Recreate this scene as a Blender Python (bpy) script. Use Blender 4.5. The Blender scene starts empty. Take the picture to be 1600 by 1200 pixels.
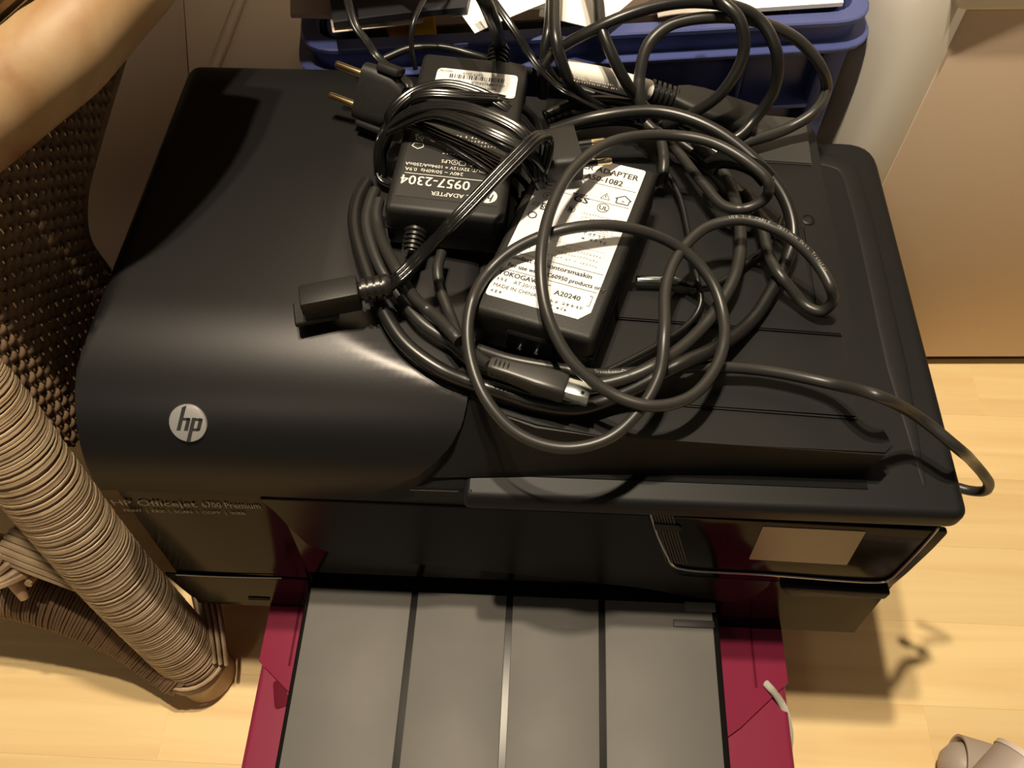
import bpy, bmesh, math, random
from mathutils import Vector, Matrix
random.seed(7)
scene = bpy.context.scene
COL = scene.collection

# ------------------------------------------------------------------ camera
F_PX = 1341.0
CAM = Vector((0.0, 0.0, 0.715))
AX = Matrix(((0.99880963, 0.03386943, -0.03510247),
             (0.04746539, -0.84070055, 0.539416),
             (-0.01124095, -0.54044005, -0.84130743)))   # rows: room axes in lens axes
cd = bpy.data.cameras.new('camera')
cd.sensor_width = 36.0
cd.lens = F_PX / 1600.0 * 36.0
cd.clip_start = 0.01
cam = bpy.data.objects.new('camera', cd)
COL.objects.link(cam)
rt, up, fw = AX @ Vector((1, 0, 0)), AX @ Vector((0, -1, 0)), AX @ Vector((0, 0, 1))
m = Matrix((rt, up, -fw)).transposed().to_4x4()
m.translation = CAM
cam.matrix_world = m
scene.camera = cam

# ------------------------------------------------------------------ world, lights, exposure
wd = bpy.data.worlds.new('room_air')
scene.world = wd
wd.use_nodes = True
wb = wd.node_tree.nodes['Background']
wb.inputs[0].default_value = (1.0, 0.86, 0.72, 1)
wb.inputs[1].default_value = 0.02
for nm, loc, e in (('ceiling_bulb', (-0.175, 0.310, 1.70), 16.5), ('ceiling_bulb', (-0.064, 0.405, 1.70), 21), ('fill_lamp', (-0.9, -1.7, 2.2), 4)):  # third lamp is a weak fill added to lift the cabinet front
    ld = bpy.data.lights.new(nm, 'POINT')
    ld.energy = e
    ld.color = (1.0, 0.84, 0.62)
    ld.shadow_soft_size = 0.022 if nm == 'ceiling_bulb' else 0.15
    lo = bpy.data.objects.new(nm, ld)
    lo.location = loc
    COL.objects.link(lo)
vs = scene.view_settings
vs.view_transform = 'Standard'
vs.look = 'None'
vs.gamma = 1.0
vs.use_curve_mapping = False
vs.exposure = 1.9


# ------------------------------------------------------------------ measuring helpers
def ray(px, py):
    return AX @ Vector((px - 800.0, py - 600.0, F_PX))


def on(px, py, z):
    """room point at height z seen at photo position (px, py)"""
    r = ray(px, py)
    return CAM + r * ((z - CAM.z) / r.z)


def on_x(px, py, x):
    r = ray(px, py)
    return CAM + r * ((x - CAM.x) / r.x)


FR_K = 0.0857


def fr(px, py, out=0.0):
    """point on the printer's front face, which leans forward towards the bottom"""
    r = ray(px, py)
    n = Vector((0, 1, -FR_K))
    p0 = Vector((0, 0.205 - out, 0.275))
    return CAM + r * ((p0 - CAM).dot(n) / r.dot(n))


def top_z(x):
    if x < -0.12:
        return 0.35
    if x < -0.04:
        return 0.35 - (x + 0.12) / 0.08 * 0.012
    if x < 0.175:
        return 0.3365 - (x + 0.04) / 0.215 * 0.0115
    if x < 0.19:
        return 0.325 - (x - 0.175) / 0.015 * 0.028
    return 0.297


def cab(px, py, h):
    z = 0.335
    for _ in range(4):
        x = on(px, py, z).x
        z = min(top_z(x), 0.35) + h
    return on(px, py, z)


# ------------------------------------------------------------------ materials
MATS = {}


def mat(name, col, rough=0.5, metal=0.0, spec=0.5, bump=None, var=None, coat=0.0, trans=0.0, alpha=1.0, edge=None):
    mt = bpy.data.materials.new(name)
    mt.use_nodes = True
    nt = mt.node_tree
    b = nt.nodes['Principled BSDF']
    b.inputs['Base Color'].default_value = (*col, 1)
    b.inputs['Roughness'].default_value = rough
    b.inputs['Metallic'].default_value = metal
    b.inputs['Specular IOR Level'].default_value = spec
    b.inputs['Coat Weight'].default_value = coat
    b.inputs['Coat Roughness'].default_value = 0.08
    b.inputs['Transmission Weight'].default_value = trans
    b.inputs['Alpha'].default_value = alpha
    if edge is not None:
        b.inputs['Specular Tint'].default_value = (edge, edge, edge, 1)
    tc = nt.nodes.new('ShaderNodeTexCoord')
    if bump:
        n = nt.nodes.new('ShaderNodeTexNoise')
        n.inputs['Scale'].default_value = bump[0]
        n.inputs['Detail'].default_value = 3
        nt.links.new(tc.outputs['Object'], n.inputs['Vector'])
        bp = nt.nodes.new('ShaderNodeBump')
        bp.inputs['Strength'].default_value = bump[1]
        bp.inputs['Distance'].default_value = bump[2]
        nt.links.new(n.outputs['Fac'], bp.inputs['Height'])
        nt.links.new(bp.outputs['Normal'], b.inputs['Normal'])
    if var:
        n = nt.nodes.new('ShaderNodeTexNoise')
        n.inputs['Scale'].default_value = var[0]
        n.inputs['Detail'].default_value = 5
        nt.links.new(tc.outputs['Object'], n.inputs['Vector'])
        cr = nt.nodes.new('ShaderNodeValToRGB')
        cr.color_ramp.elements[0].position = var[2] if len(var) > 2 else 0.35
        cr.color_ramp.elements[1].position = var[3] if len(var) > 3 else 0.65
        cr.color_ramp.elements[0].color = (*col, 1)
        cr.color_ramp.elements[1].color = (*var[1], 1)
        nt.links.new(n.outputs['Fac'], cr.inputs['Fac'])
        nt.links.new(cr.outputs['Color'], b.inputs['Base Color'])
    MATS[name] = mt
    return mt


mat('black_plastic', (0.0072, 0.0074, 0.0080), 0.5, spec=0.22, bump=(2600, 0.25, 0.00006), var=(900, (0.03, 0.028, 0.026), 0.72, 0.86))
mat('black_cover', (0.048, 0.047, 0.048), 0.37, metal=0.9, edge=0.4, bump=(2200, 0.35, 0.00007))
mat('black_gloss', (0.028, 0.026, 0.025), 0.13, metal=0.9, edge=0.54)
mat('black_door', (0.020, 0.0195, 0.019), 0.3, metal=0.8, edge=0.6)
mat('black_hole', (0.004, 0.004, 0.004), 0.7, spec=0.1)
mat('grey_slat', (0.115, 0.110, 0.102), 0.55, spec=0.3, bump=(1800, 0.3, 0.00008), var=(14, (0.14, 0.132, 0.122), 0.4, 0.7))
mat('grey_pad', (0.026, 0.025, 0.024), 0.55)
mat('silver', (0.62, 0.61, 0.60), 0.30, 0.7)
mat('chrome_line', (0.45, 0.44, 0.43), 0.25, 0.9)
mat('screen', (0.30, 0.225, 0.15), 0.35, spec=0.4)  # warm tone paints the lit floor's reflection into the blank display
mat('brass', (0.78, 0.62, 0.36), 0.22, 1.0)
mat('steel', (0.55, 0.62, 0.62), 0.22, 1.0)
mat('cable_black', (0.010, 0.0098, 0.0095), 0.33, spec=0.45)
mat('cable_grey', (0.022, 0.0215, 0.020), 0.38, spec=0.45)
mat('ribbon_black', (0.006, 0.006, 0.006), 0.22, spec=0.5)
mat('case_black', (0.011, 0.0105, 0.010), 0.5, spec=0.3, bump=(1500, 0.6, 0.00012), var=(1300, (0.022, 0.021, 0.02), 0.55, 0.75))
mat('label_black', (0.020, 0.019, 0.018), 0.45)
mat('label_white', (0.74, 0.74, 0.73), 0.45)
mat('ink', (0.02, 0.02, 0.02), 0.6)
mat('ink_white', (0.72, 0.70, 0.64), 0.5)
mat('ink_grey', (0.30, 0.29, 0.27), 0.5)
mat('print_dim', (0.22, 0.205, 0.19), 0.4)
mat('fuzzy', (0.010, 0.010, 0.010), 0.95, spec=0.1, bump=(1800, 1.0, 0.003))
mat('paper_tag', (0.78, 0.76, 0.70), 0.55, var=(260, (0.55, 0.52, 0.46), 0.6, 0.75))
mat('magenta', (0.21, 0.016, 0.048), 0.33, spec=0.5, bump=(900, 0.2, 0.00005))
mat('magenta_edge', (0.10, 0.005, 0.018), 0.7, spec=0.1)
mat('elastic', (0.16, 0.15, 0.12), 0.8)
mat('braid', (0.50, 0.48, 0.42), 0.7)
mat('crate_blue', (0.055, 0.072, 0.215), 0.42, bump=(500, 0.1, 0.0001))
mat('paper', (0.84, 0.83, 0.80), 0.6)
mat('pile_brown', (0.10, 0.065, 0.045), 0.8)
mat('paper_shade_brown', (0.50, 0.42, 0.36), 0.7)  # white paper greyed for shade in the crate; also brown card, tag print
mat('film', (0.62, 0.56, 0.50), 0.22, alpha=0.55)
mat('folder_dark', (0.016, 0.017, 0.022), 0.45)
mat('yellow', (0.75, 0.42, 0.03), 0.3)
mat('orange', (0.62, 0.24, 0.05), 0.4)
mat('beige_case', (0.74, 0.69, 0.60), 0.42, bump=(300, 0.1, 0.0001))
mat('beige_front', (0.68, 0.53, 0.40), 0.5, bump=(1200, 0.15, 0.00006))
mat('plinth_shade', (0.05, 0.025, 0.012), 0.7)
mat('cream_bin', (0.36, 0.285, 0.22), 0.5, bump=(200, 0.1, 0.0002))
mat('wall', (0.62, 0.56, 0.48), 0.85, bump=(120, 0.3, 0.001))
mat('tube_grey', (0.36, 0.30, 0.26), 0.5)
mat('tube_rim', (0.60, 0.52, 0.46), 0.4)
mat('cord_wrap', (0.43, 0.32, 0.20), 0.5, var=(60, (0.31, 0.21, 0.12), 0.45, 0.75), bump=(700, 0.4, 0.0002))
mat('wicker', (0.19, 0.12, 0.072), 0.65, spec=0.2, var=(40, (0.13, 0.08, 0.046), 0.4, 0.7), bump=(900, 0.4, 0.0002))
mat('pole_core', (0.46, 0.31, 0.18), 0.5)


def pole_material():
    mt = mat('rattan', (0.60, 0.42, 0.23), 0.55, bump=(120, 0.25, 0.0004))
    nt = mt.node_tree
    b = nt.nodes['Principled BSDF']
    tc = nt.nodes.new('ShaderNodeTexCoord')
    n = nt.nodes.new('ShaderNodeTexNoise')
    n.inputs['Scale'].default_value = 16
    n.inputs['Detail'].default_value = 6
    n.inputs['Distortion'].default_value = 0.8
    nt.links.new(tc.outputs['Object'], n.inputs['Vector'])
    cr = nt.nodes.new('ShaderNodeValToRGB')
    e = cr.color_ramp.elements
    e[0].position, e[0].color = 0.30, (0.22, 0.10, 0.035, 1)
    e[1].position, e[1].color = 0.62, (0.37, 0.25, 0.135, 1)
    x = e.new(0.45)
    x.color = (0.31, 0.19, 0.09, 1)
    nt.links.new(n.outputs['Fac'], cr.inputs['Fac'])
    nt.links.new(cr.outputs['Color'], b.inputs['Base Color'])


pole_material()


def wood_material():
    mt = mat('beech', (0.7, 0.5, 0.28), 0.33, spec=0.4)
    nt = mt.node_tree
    b = nt.nodes['Principled BSDF']
    tc = nt.nodes.new('ShaderNodeTexCoord')
    oi = nt.nodes.new('ShaderNodeObjectInfo')
    mp = nt.nodes.new('ShaderNodeMapping')
    mp.inputs['Scale'].default_value = (3.0, 60.0, 10.0)
    ad = nt.nodes.new('ShaderNodeVectorMath')
    ad.operation = 'ADD'
    ml = nt.nodes.new('ShaderNodeVectorMath')
    ml.operation = 'SCALE'
    cmb = nt.nodes.new('ShaderNodeCombineXYZ')
    for i in range(3):
        nt.links.new(oi.outputs['Random'], cmb.inputs[i])
    ml.inputs['Scale'].default_value = 37.0
    nt.links.new(cmb.outputs[0], ml.inputs[0])
    nt.links.new(tc.outputs['Object'], ad.inputs[0])
    nt.links.new(ml.outputs[0], ad.inputs[1])
    nt.links.new(ad.outputs[0], mp.inputs['Vector'])
    n = nt.nodes.new('ShaderNodeTexNoise')
    n.inputs['Scale'].default_value = 1.0
    n.inputs['Detail'].default_value = 5
    n.inputs['Distortion'].default_value = 0.6
    nt.links.new(mp.outputs[0], n.inputs['Vector'])
    cr = nt.nodes.new('ShaderNodeValToRGB')
    e = cr.color_ramp.elements
    e[0].position, e[0].color = 0.30, (0.72, 0.51, 0.25, 1)
    e[1].position, e[1].color = 0.62, (0.80, 0.61, 0.315, 1)
    nt.links.new(n.outputs['Fac'], cr.inputs['Fac'])
    hs = nt.nodes.new('ShaderNodeHueSaturation')
    mr = nt.nodes.new('ShaderNodeMapRange')
    mr.inputs['To Min'].default_value = 0.93
    mr.inputs['To Max'].default_value = 1.04
    nt.links.new(oi.outputs['Random'], mr.inputs['Value'])
    nt.links.new(mr.outputs[0], hs.inputs['Value'])
    nt.links.new(cr.outputs['Color'], hs.inputs['Color'])
    nt.links.new(hs.outputs['Color'], b.inputs['Base Color'])


wood_material()


# ------------------------------------------------------------------ mesh helpers
def obj(name, bm, material, parent=None, smooth=True, angle=40):
    bmesh.ops.remove_doubles(bm, verts=bm.verts, dist=1e-7)
    bmesh.ops.recalc_face_normals(bm, faces=bm.faces)
    me = bpy.data.meshes.new(name)
    bm.to_mesh(me)
    bm.free()
    return link(name, me, material, parent, smooth, angle)


def link(name, me, material, parent=None, smooth=True, angle=40):
    if smooth and len(me.polygons):
        me.polygons.foreach_set('use_smooth', [True] * len(me.polygons))
        me.set_sharp_from_angle(angle=math.radians(angle))
    me.materials.append(MATS[material])
    o = bpy.data.objects.new(name, me)
    COL.objects.link(o)
    if parent:
        o.parent = parent
        o.matrix_parent_inverse = parent_world(parent).inverted()
    return o


def parent_world(p):
    w = Matrix.Translation(p.location) if p.type == 'EMPTY' else Matrix.Identity(4)
    return w


def thing(name, label, cat, loc=(0, 0, 0), group=None):
    o = bpy.data.objects.new(name, None)
    o.empty_display_size = 0.02
    COL.objects.link(o)
    o.location = loc
    tag(o, label, cat, group)
    return o


def tag(o, label, cat, group=None):
    o['label'] = label
    o['category'] = cat
    if group:
        o['group'] = group
    return o


def rbox(x0, x1, y0, y1, z0, z1, r=0.0, seg=2, M=None, bm=None):
    b = bmesh.new()
    bmesh.ops.create_cube(b, size=1.0)
    for v in b.verts:
        v.co = Vector((x0 + (v.co.x + .5) * (x1 - x0), y0 + (v.co.y + .5) * (y1 - y0), z0 + (v.co.z + .5) * (z1 - z0)))
    if r > 0:
        bmesh.ops.bevel(b, geom=list(b.edges), offset=r, segments=seg, affect='EDGES', profile=0.5)
    if M is not None:
        b.transform(M)
    return merge(bm, b)


def merge(bm, b):
    if bm is None:
        return b
    me = bpy.data.meshes.new('t')
    b.to_mesh(me)
    b.free()
    bm.from_mesh(me)
    bpy.data.meshes.remove(me)
    return bm


def prism(outline, axis_vec, bm=None, r=0.0, seg=2):
    """closed outline (3-D points) extruded along axis_vec"""
    b = bmesh.new()
    v0 = [b.verts.new(p) for p in outline]
    a = Vector(axis_vec)
    v1 = [b.verts.new(Vector(p) + a) for p in outline]
    n = len(outline)
    f0 = b.faces.new(v0)
    f1 = b.faces.new(v1[::-1])
    for i in range(n):
        b.faces.new((v0[i], v0[(i + 1) % n], v1[(i + 1) % n], v1[i]))
    bmesh.ops.recalc_face_normals(b, faces=b.faces)
    if r > 0:
        es = [e for e in f1.edges] if False else list(set(list(f0.edges) + list(f1.edges)))
        bmesh.ops.bevel(b, geom=es, offset=r, segments=seg, affect='EDGES', profile=0.5)
    return merge(bm, b)


def rounded(pts, r, seg=5):
    """round the corners of a closed outline"""
    out = []
    n = len(pts)
    for i in range(n):
        p = Vector(pts[i])
        a, c = Vector(pts[i - 1]), Vector(pts[(i + 1) % n])
        rr = r[i] if isinstance(r, (list, tuple)) else r
        if rr <= 0:
            out.append(p)
            continue
        d1, d2 = (a - p), (c - p)
        k1, k2 = min(rr, d1.length * .48), min(rr, d2.length * .48)
        s, e = p + d1.normalized() * k1, p + d2.normalized() * k2
        for j in range(seg + 1):
            t = j / seg
            out.append(s * (1 - t) ** 2 + p * 2 * t * (1 - t) + e * t * t)
    return out


def smooth_path(pts, sub=8):
    P = [Vector(p) for p in pts]
    if len(P) < 3:
        return P
    P = [P[0] * 2 - P[1]] + P + [P[-1] * 2 - P[-2]]
    out = []
    for i in range(1, len(P) - 2):
        p0, p1, p2, p3 = P[i - 1:i + 3]
        t0, t1 = 0.0, max((p1 - p0).length, 1e-6) ** .5
        t2 = t1 + max((p2 - p1).length, 1e-6) ** .5
        t3 = t2 + max((p3 - p2).length, 1e-6) ** .5
        for j in range(sub):
            t = t1 + (t2 - t1) * j / sub
            a1 = p0 * ((t1 - t) / (t1 - t0)) + p1 * ((t - t0) / (t1 - t0))
            a2 = p1 * ((t2 - t) / (t2 - t1)) + p2 * ((t - t1) / (t2 - t1))
            a3 = p2 * ((t3 - t) / (t3 - t2)) + p3 * ((t - t2) / (t3 - t2))
            b1 = a1 * ((t2 - t) / (t2 - t0)) + a2 * ((t - t0) / (t2 - t0))
            b2 = a2 * ((t3 - t) / (t3 - t1)) + a3 * ((t - t1) / (t3 - t1))
            out.append(b1 * ((t2 - t) / (t2 - t1)) + b2 * ((t - t1) / (t2 - t1)))
    out.append(P[-2])
    return out


def sweep(path, sect, bm=None, upright=False, scale=None):
    """sweep a closed 2-D section along a path"""
    b = bm or bmesh.new()
    n = len(path)
    T = []
    for i in range(n):
        d = path[min(i + 1, n - 1)] - path[max(i - 1, 0)]
        T.append(d.normalized() if d.length > 1e-9 else Vector((1, 0, 0)))
    ref = Vector((0, 0, 1))
    if abs(T[0].dot(ref)) > 0.9 and not upright:
        ref = Vector((0, 1, 0))
    side = T[0].cross(ref).normalized()
    rings = []
    for i in range(n):
        if upright:
            s = T[i].cross(Vector((0, 0, 1)))
            side = s.normalized() if s.length > 0.15 else (side - T[i] * side.dot(T[i])).normalized()
        else:
            side = (side - T[i] * side.dot(T[i])).normalized()
        nrm = side.cross(T[i]).normalized()
        k = scale[i] if scale else 1.0
        rings.append([b.verts.new(path[i] + side * (u * k) + nrm * (v * k)) for u, v in sect])
    q = len(sect)
    for i in range(n - 1):
        for j in range(q):
            b.faces.new((rings[i][j], rings[i][(j + 1) % q], rings[i + 1][(j + 1) % q], rings[i + 1][j]))
    b.faces.new(rings[0][::-1])
    b.faces.new(rings[-1])
    return b


def circ(r, n=10):
    return [(r * math.cos(2 * math.pi * i / n), r * math.sin(2 * math.pi * i / n)) for i in range(n)]


def tube(pts, r, bm=None, n=10, sub=8, scale=None):
    return sweep(smooth_path(pts, sub), circ(r, n), bm, scale=scale)


def ribbon_section(w, t, cores=3):
    out = []
    seg = 5
    for k in range(cores):
        cx = (k - (cores - 1) / 2) * w / cores
        rr = w / cores / 2
        for j in range(seg):
            a = math.pi - math.pi * (j + .5) / seg
            out.append((cx + rr * math.cos(a), t / 2 * (0.45 + 0.55 * math.sin(a))))
    return out + [(-x, -y) for x, y in out]


def lathe(profile, origin, axis, n=24, bm=None, cap=True):
    """profile = [(distance along axis, radius)]"""
    b = bm or bmesh.new()
    a = Vector(axis).normalized()
    u = a.orthogonal().normalized()
    v = a.cross(u)
    o = Vector(origin)
    rings = []
    for d, r in profile:
        rings.append([b.verts.new(o + a * d + (u * math.cos(2 * math.pi * i / n) + v * math.sin(2 * math.pi * i / n)) * max(r, 1e-5)) for i in range(n)])
    for i in range(len(rings) - 1):
        for j in range(n):
            b.faces.new((rings[i][j], rings[i][(j + 1) % n], rings[i + 1][(j + 1) % n], rings[i + 1][j]))
    if cap:
        b.faces.new(rings[0][::-1])
        b.faces.new(rings[-1])
    return b


LAY = []


def lay(name, parent, material, path, sect, r, upright=False, angle=50):
    """register a cord; it is settled on the pile and meshed at the end"""
    LAY.append(dict(name=name, parent=parent, material=material, path=path, sect=sect, r=r, upright=upright, angle=angle,
                    key=sum(p.z for p in path) / len(path)))
    return LAY[-1]


def settle():
    """lay the cords lowest first, lifting each one clear of other things' cords and solid parts"""
    from mathutils.bvhtree import BVHTree
    from mathutils.kdtree import KDTree
    solids = []
    for o in bpy.data.objects:
        if o.type == 'MESH' and o.parent and o.name.split('.')[0] in ('case', 'plug_body', 'grip_plate', 'connector', 'connector_boot', 'key_rib', 'cord_boot', 'appliance_socket',
                                                                     'connector_grip', 'metal_shell', 'paper_tag', 'barrel_plug', 'pin', 'pin_sleeve', 'feeder_tray', 'feeder_cover',
                                                                     'tray_platform', 'folding_flap', 'rear_pad', 'paper_guide', 'scanner_lid', 'rim'):
            bm_ = bmesh.new()
            bm_.from_mesh(o.data)
            root = o
            while root.parent:
                root = root.parent
            solids.append((root, BVHTree.FromBMesh(bm_)))
            bm_.free()
    done = []
    for c in sorted(LAY, key=lambda c: c['key']):
        root = c['parent']
        P0, r = c['path'], c['r']
        n = len(P0)
        others = [(d['r'], d['path']) for d in done if d['parent'] != root]
        pts = [(p, q[0]) for q in others for p in q[1]]
        kd = KDTree(max(1, len(pts)))
        for i, (p, _) in enumerate(pts):
            kd.insert(p, i)
        kd.balance()

        def hits(p):
            for co, i, dist in kd.find_range(p, r + 0.0055):
                if dist < r + pts[i][1] + 0.0002:
                    return True
            for rt_, bv in solids:
                if rt_ == root:
                    continue
                loc, nrm, _, dist = bv.find_nearest(p, 0.03)
                if loc is None:
                    continue
                if dist < r + 0.0003 or (p - loc).dot(nrm) < 0:
                    return True
            return False
        lift = [0.0] * n
        seg = [(P0[i + 1] - P0[i]).length for i in range(n - 1)]
        for _ in range(6):
            bad = False
            P = [P0[i] + (CAM - P0[i]).normalized() * lift[i] for i in range(n)]
            for i in range(n):
                k_ = 0
                while k_ < 60 and hits(P[i]):
                    lift[i] += 0.0008
                    P[i] = P0[i] + (CAM - P0[i]).normalized() * lift[i]
                    k_ += 1
                    bad = True
            for i in range(1, n):
                lift[i] = max(lift[i], lift[i - 1] - 0.45 * seg[i - 1])
            for i in range(n - 2, -1, -1):
                lift[i] = max(lift[i], lift[i + 1] - 0.45 * seg[i])
            if not bad:
                break
            sm = [sum(lift[max(0, i - 2):i + 3]) / len(lift[max(0, i - 2):i + 3]) for i in range(n)]
            lift = [max(a_, b_) for a_, b_ in zip(lift, sm)]
        c['path'] = [P0[i] + (CAM - P0[i]).normalized() * lift[i] for i in range(n)]
        done.append(c)
    for c in LAY:
        c['obj'] = obj(c['name'], sweep(c['path'], c['sect'], upright=c['upright']), c['material'], c['parent'], angle=c['angle'])


_font = {}


def text_verts(s, align='LEFT'):
    key = (s, align)
    if key not in _font:
        cu = bpy.data.curves.new('t', 'FONT')
        cu.body = s
        cu.align_x = align
        cu.size = 1.0
        cu.resolution_u = 2
        o = bpy.data.objects.new('t', cu)
        me = bpy.data.meshes.new_from_object(o)
        _font[key] = ([v.co.copy() for v in me.vertices], [tuple(p.vertices) for p in me.polygons])
        bpy.data.objects.remove(o)
        bpy.data.curves.remove(cu)
        bpy.data.meshes.remove(me)
    return _font[key]


def put_text(bm, s, org, ux, uy, size, align='LEFT', sx=1.0, shear=0.0, bold=0.0):
    vs_, fs = text_verts(s, align)
    n = ux.cross(uy)
    for off in ((0.0,) if not bold else (-bold, bold)):
        nv = [bm.verts.new(org + n * (0.00004 if off > 0 else 0) + ux * ((v.x * sx + v.y * shear) * size + off) + uy * (v.y * size)) for v in vs_]
        for f in fs:
            try:
                bm.faces.new([nv[i] for i in f])
            except ValueError:
                pass


def fit_text(bm, s, org, ux, uy, size, width, bold=0.0):
    vs_, _ = text_verts(s)
    put_text(bm, s, org, ux, uy, size, sx=width / (max(v.x for v in vs_) * size), bold=bold)


def put_rect(bm, org, ux, uy, x0, y0, x1, y1):
    bm.faces.new([bm.verts.new(org + ux * x + uy * y) for x, y in ((x0, y0), (x1, y0), (x1, y1), (x0, y1))])


def put_ring(bm, org, ux, uy, cx, cy, r, w, n=20):
    A, B = [], []
    for i in range(n):
        a = 2 * math.pi * i / n
        d = ux * math.cos(a) + uy * math.sin(a)
        c = org + ux * cx + uy * cy
        A.append(bm.verts.new(c + d * r))
        B.append(bm.verts.new(c + d * (r - w)))
    for i in range(n):
        j = (i + 1) % n
        bm.faces.new((A[i], A[j], B[j], B[i]))


def put_line(bm, org, ux, uy, pts, w):
    for (x0, y0), (x1, y1) in zip(pts, pts[1:]):
        d = Vector((x1 - x0, y1 - y0))
        nrm = Vector((-d.y, d.x)).normalized() * w / 2
        bm.faces.new([bm.verts.new(org + ux * (p[0]) + uy * (p[1])) for p in
                      ((x0 + nrm.x, y0 + nrm.y), (x0 - nrm.x, y0 - nrm.y), (x1 - nrm.x, y1 - nrm.y), (x1 + nrm.x, y1 + nrm.y))])


def put_glyphs(bm, org, ux, uy, x0, y0, x1, h, seed):
    """tiny blocky strokes for print too small to read"""
    rn = random.Random(seed)
    x = x0
    while x < x1 - h:
        for _ in range(3):
            if rn.random() < .5:
                yy = y0 + rn.random() * h * .85
                put_rect(bm, org, ux, uy, x, yy, x + h * .7, yy + h * .14)
            else:
                xx = x + rn.random() * h * .6
                put_rect(bm, org, ux, uy, xx, y0, xx + h * .14, y0 + h * .9)
        x += h * (1.15 if rn.random() < .85 else 2.0)


def flat(name, bm, material, parent):
    me = bpy.data.meshes.new(name)
    bm.to_mesh(me)
    bm.free()
    return link(name, me, material, parent, smooth=False)


# ================================================================== THE ROOM
fl = obj('floor', rbox(-1.6, 1.9, -0.8, 1.5, -0.03, -0.0045), 'pole_core', smooth=False)
fl['kind'] = 'structure'
plank_mesh = {}
row = 0
y = -0.75
while y < 1.45:
    x = -1.6 + random.uniform(-0.45, 0)
    while x < 1.9:
        ln = random.choice((0.45, 0.6, 0.75))
        if ln not in plank_mesh:
            b = rbox(-ln / 2, ln / 2, -0.034, 0.034, -0.0045, 0.0, 0.00018, 1)
            o = obj('plank', b, 'beech', None, smooth=False)
            plank_mesh[ln] = o.data
            bpy.data.objects.remove(o)
        o = bpy.data.objects.new('plank', plank_mesh[ln])
        COL.objects.link(o)
        o.parent = fl
        o.location = (x + ln / 2, y, 0)
        x += ln
    y += 0.06803
    row += 1
wl = obj('wall_back', rbox(-1.6, 1.9, 1.45, 1.5, 0, 2.4), 'wall', smooth=False)
wl['kind'] = 'structure'

# ================================================================== PRINTER
PZ = 0.108
pr = thing('printer', 'black all-in-one inkjet printer with round silver badge and output tray pulled out', 'printer', (0, 0.33, PZ))


def P2(px, py, out=0.0):
    return fr(px, py, out)


# body: blocks round the paper opening, front leaning out towards the bottom
def front_y(z):
    return 0.205 - (0.275 - z) * FR_K


def body_block(x0, x1, z0, z1, bm, yb=0.465, inset=0.0):
    o = [(x0, front_y(z0) + inset, z0), (x0, yb, z0), (x0, yb, z1), (x0, front_y(z1) + inset, z1)]
    return prism([Vector(p) for p in o], (x1 - x0, 0, 0), bm, r=0.0009)


b = bmesh.new()
body_block(-0.243, -0.150, PZ + 0.002, 0.279, b)
body_block(0.1165, 0.2265, PZ, 0.279, b)
body_block(-0.1515, 0.118, 0.170, 0.279, b)
body_block(-0.1515, 0.118, PZ + 0.002, 0.124, b, inset=0.012)
rbox(-0.1515, 0.118, 0.33, 0.465, 0.12, 0.175, 0, bm=b)
obj('body', b, 'black_gloss', pr)

# front access door with its curved lower edge
do = [(404, 774), (430, 795), (455, 822), (480, 846), (520, 860), (580, 869), (700, 882), (850, 897), (1000, 914), (1090, 930),
      (1140, 936), (1175, 930), (1198, 914), (1206, 899), (1060, 893), (1036, 850), (1018, 800)]
dr = [fr(*p) for p in do]
b = prism(rounded(dr, 0.003, 3), (0, -0.0022, 0), r=0.0006, seg=1)
obj('front_door', b, 'black_door', pr)
b = tube([fr(p[0], p[1] - 2, 0.0025) for p in [(165, 767), (280, 768), (400, 773), (425, 768), (470, 764), (560, 766), (650, 767), (716, 769)]], 0.0006, n=6)
obj('edge_glint', b, 'chrome_line', pr)  # bright line standing in for the highlight along the front edge

# paper input drawer lip bottom left
lp = [fr(*p) for p in [(256, 893), (482, 904), (486, 930), (478, 939), (325, 938), (300, 930), (280, 914)]]
b = prism(rounded(lp, 0.002, 3), (0, -0.0012, 0), r=0.0005, seg=1)
lip = obj('input_drawer', b, 'black_gloss', pr)
obj('drawer_slot', prism([fr(p[0], p[1], 0.0012) for p in [(388, 932), (422, 933.5), (422, 937), (388, 936)]], (0, -0.0006, 0)), 'black_hole', pr)
obj('drawer_trim', tube([fr(p[0], p[1], 0.0014) for p in [(275, 898), (350, 901), (440, 903)]], 0.0005, n=6), 'chrome_line', pr)

# scanner lid slab
ol = rounded([Vector(p) for p in [(-0.041, 0.1955, 0.279), (0.2275, 0.1955, 0.279), (0.2275, 0.482, 0.279), (-0.041, 0.482, 0.279)]],
             [0.004, 0.008, 0.022, 0.004], 6)
b = prism(ol, (0, 0, 0.0165), r=0.005, seg=4)
obj('scanner_lid', b, 'black_plastic', pr)
# shallow rim ridge along right and back of lid
b = sweep(smooth_path([Vector(p) for p in [(0.207, 0.214, 0.2955), (0.207, 0.30, 0.2955), (0.207, 0.43, 0.2955), (0.203, 0.456, 0.2955), (0.19, 0.463, 0.2955), (0.178, 0.464, 0.2955)]], 8),
          [(0.006 * math.cos(a), 0.0006 * math.sin(a)) for a in [i * math.pi / 8 for i in range(16)]], upright=True, scale=[min(1, .15 + i * .12, .15 + (40 - i) * .12) for i in range(41)])
obj('lid_ridge', b, 'black_plastic', pr)
# dark strip painted as the shadow in the gap between lid and slab
b = rbox(-0.03, 0.176, 0.2095, 0.2175, 0.2952, 0.2962)
obj('gap_shadow', b, 'black_hole', pr)

# document feeder cover: hump with rolled front
Y0, A_, B_ = 0.282, 0.082, 0.072


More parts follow.
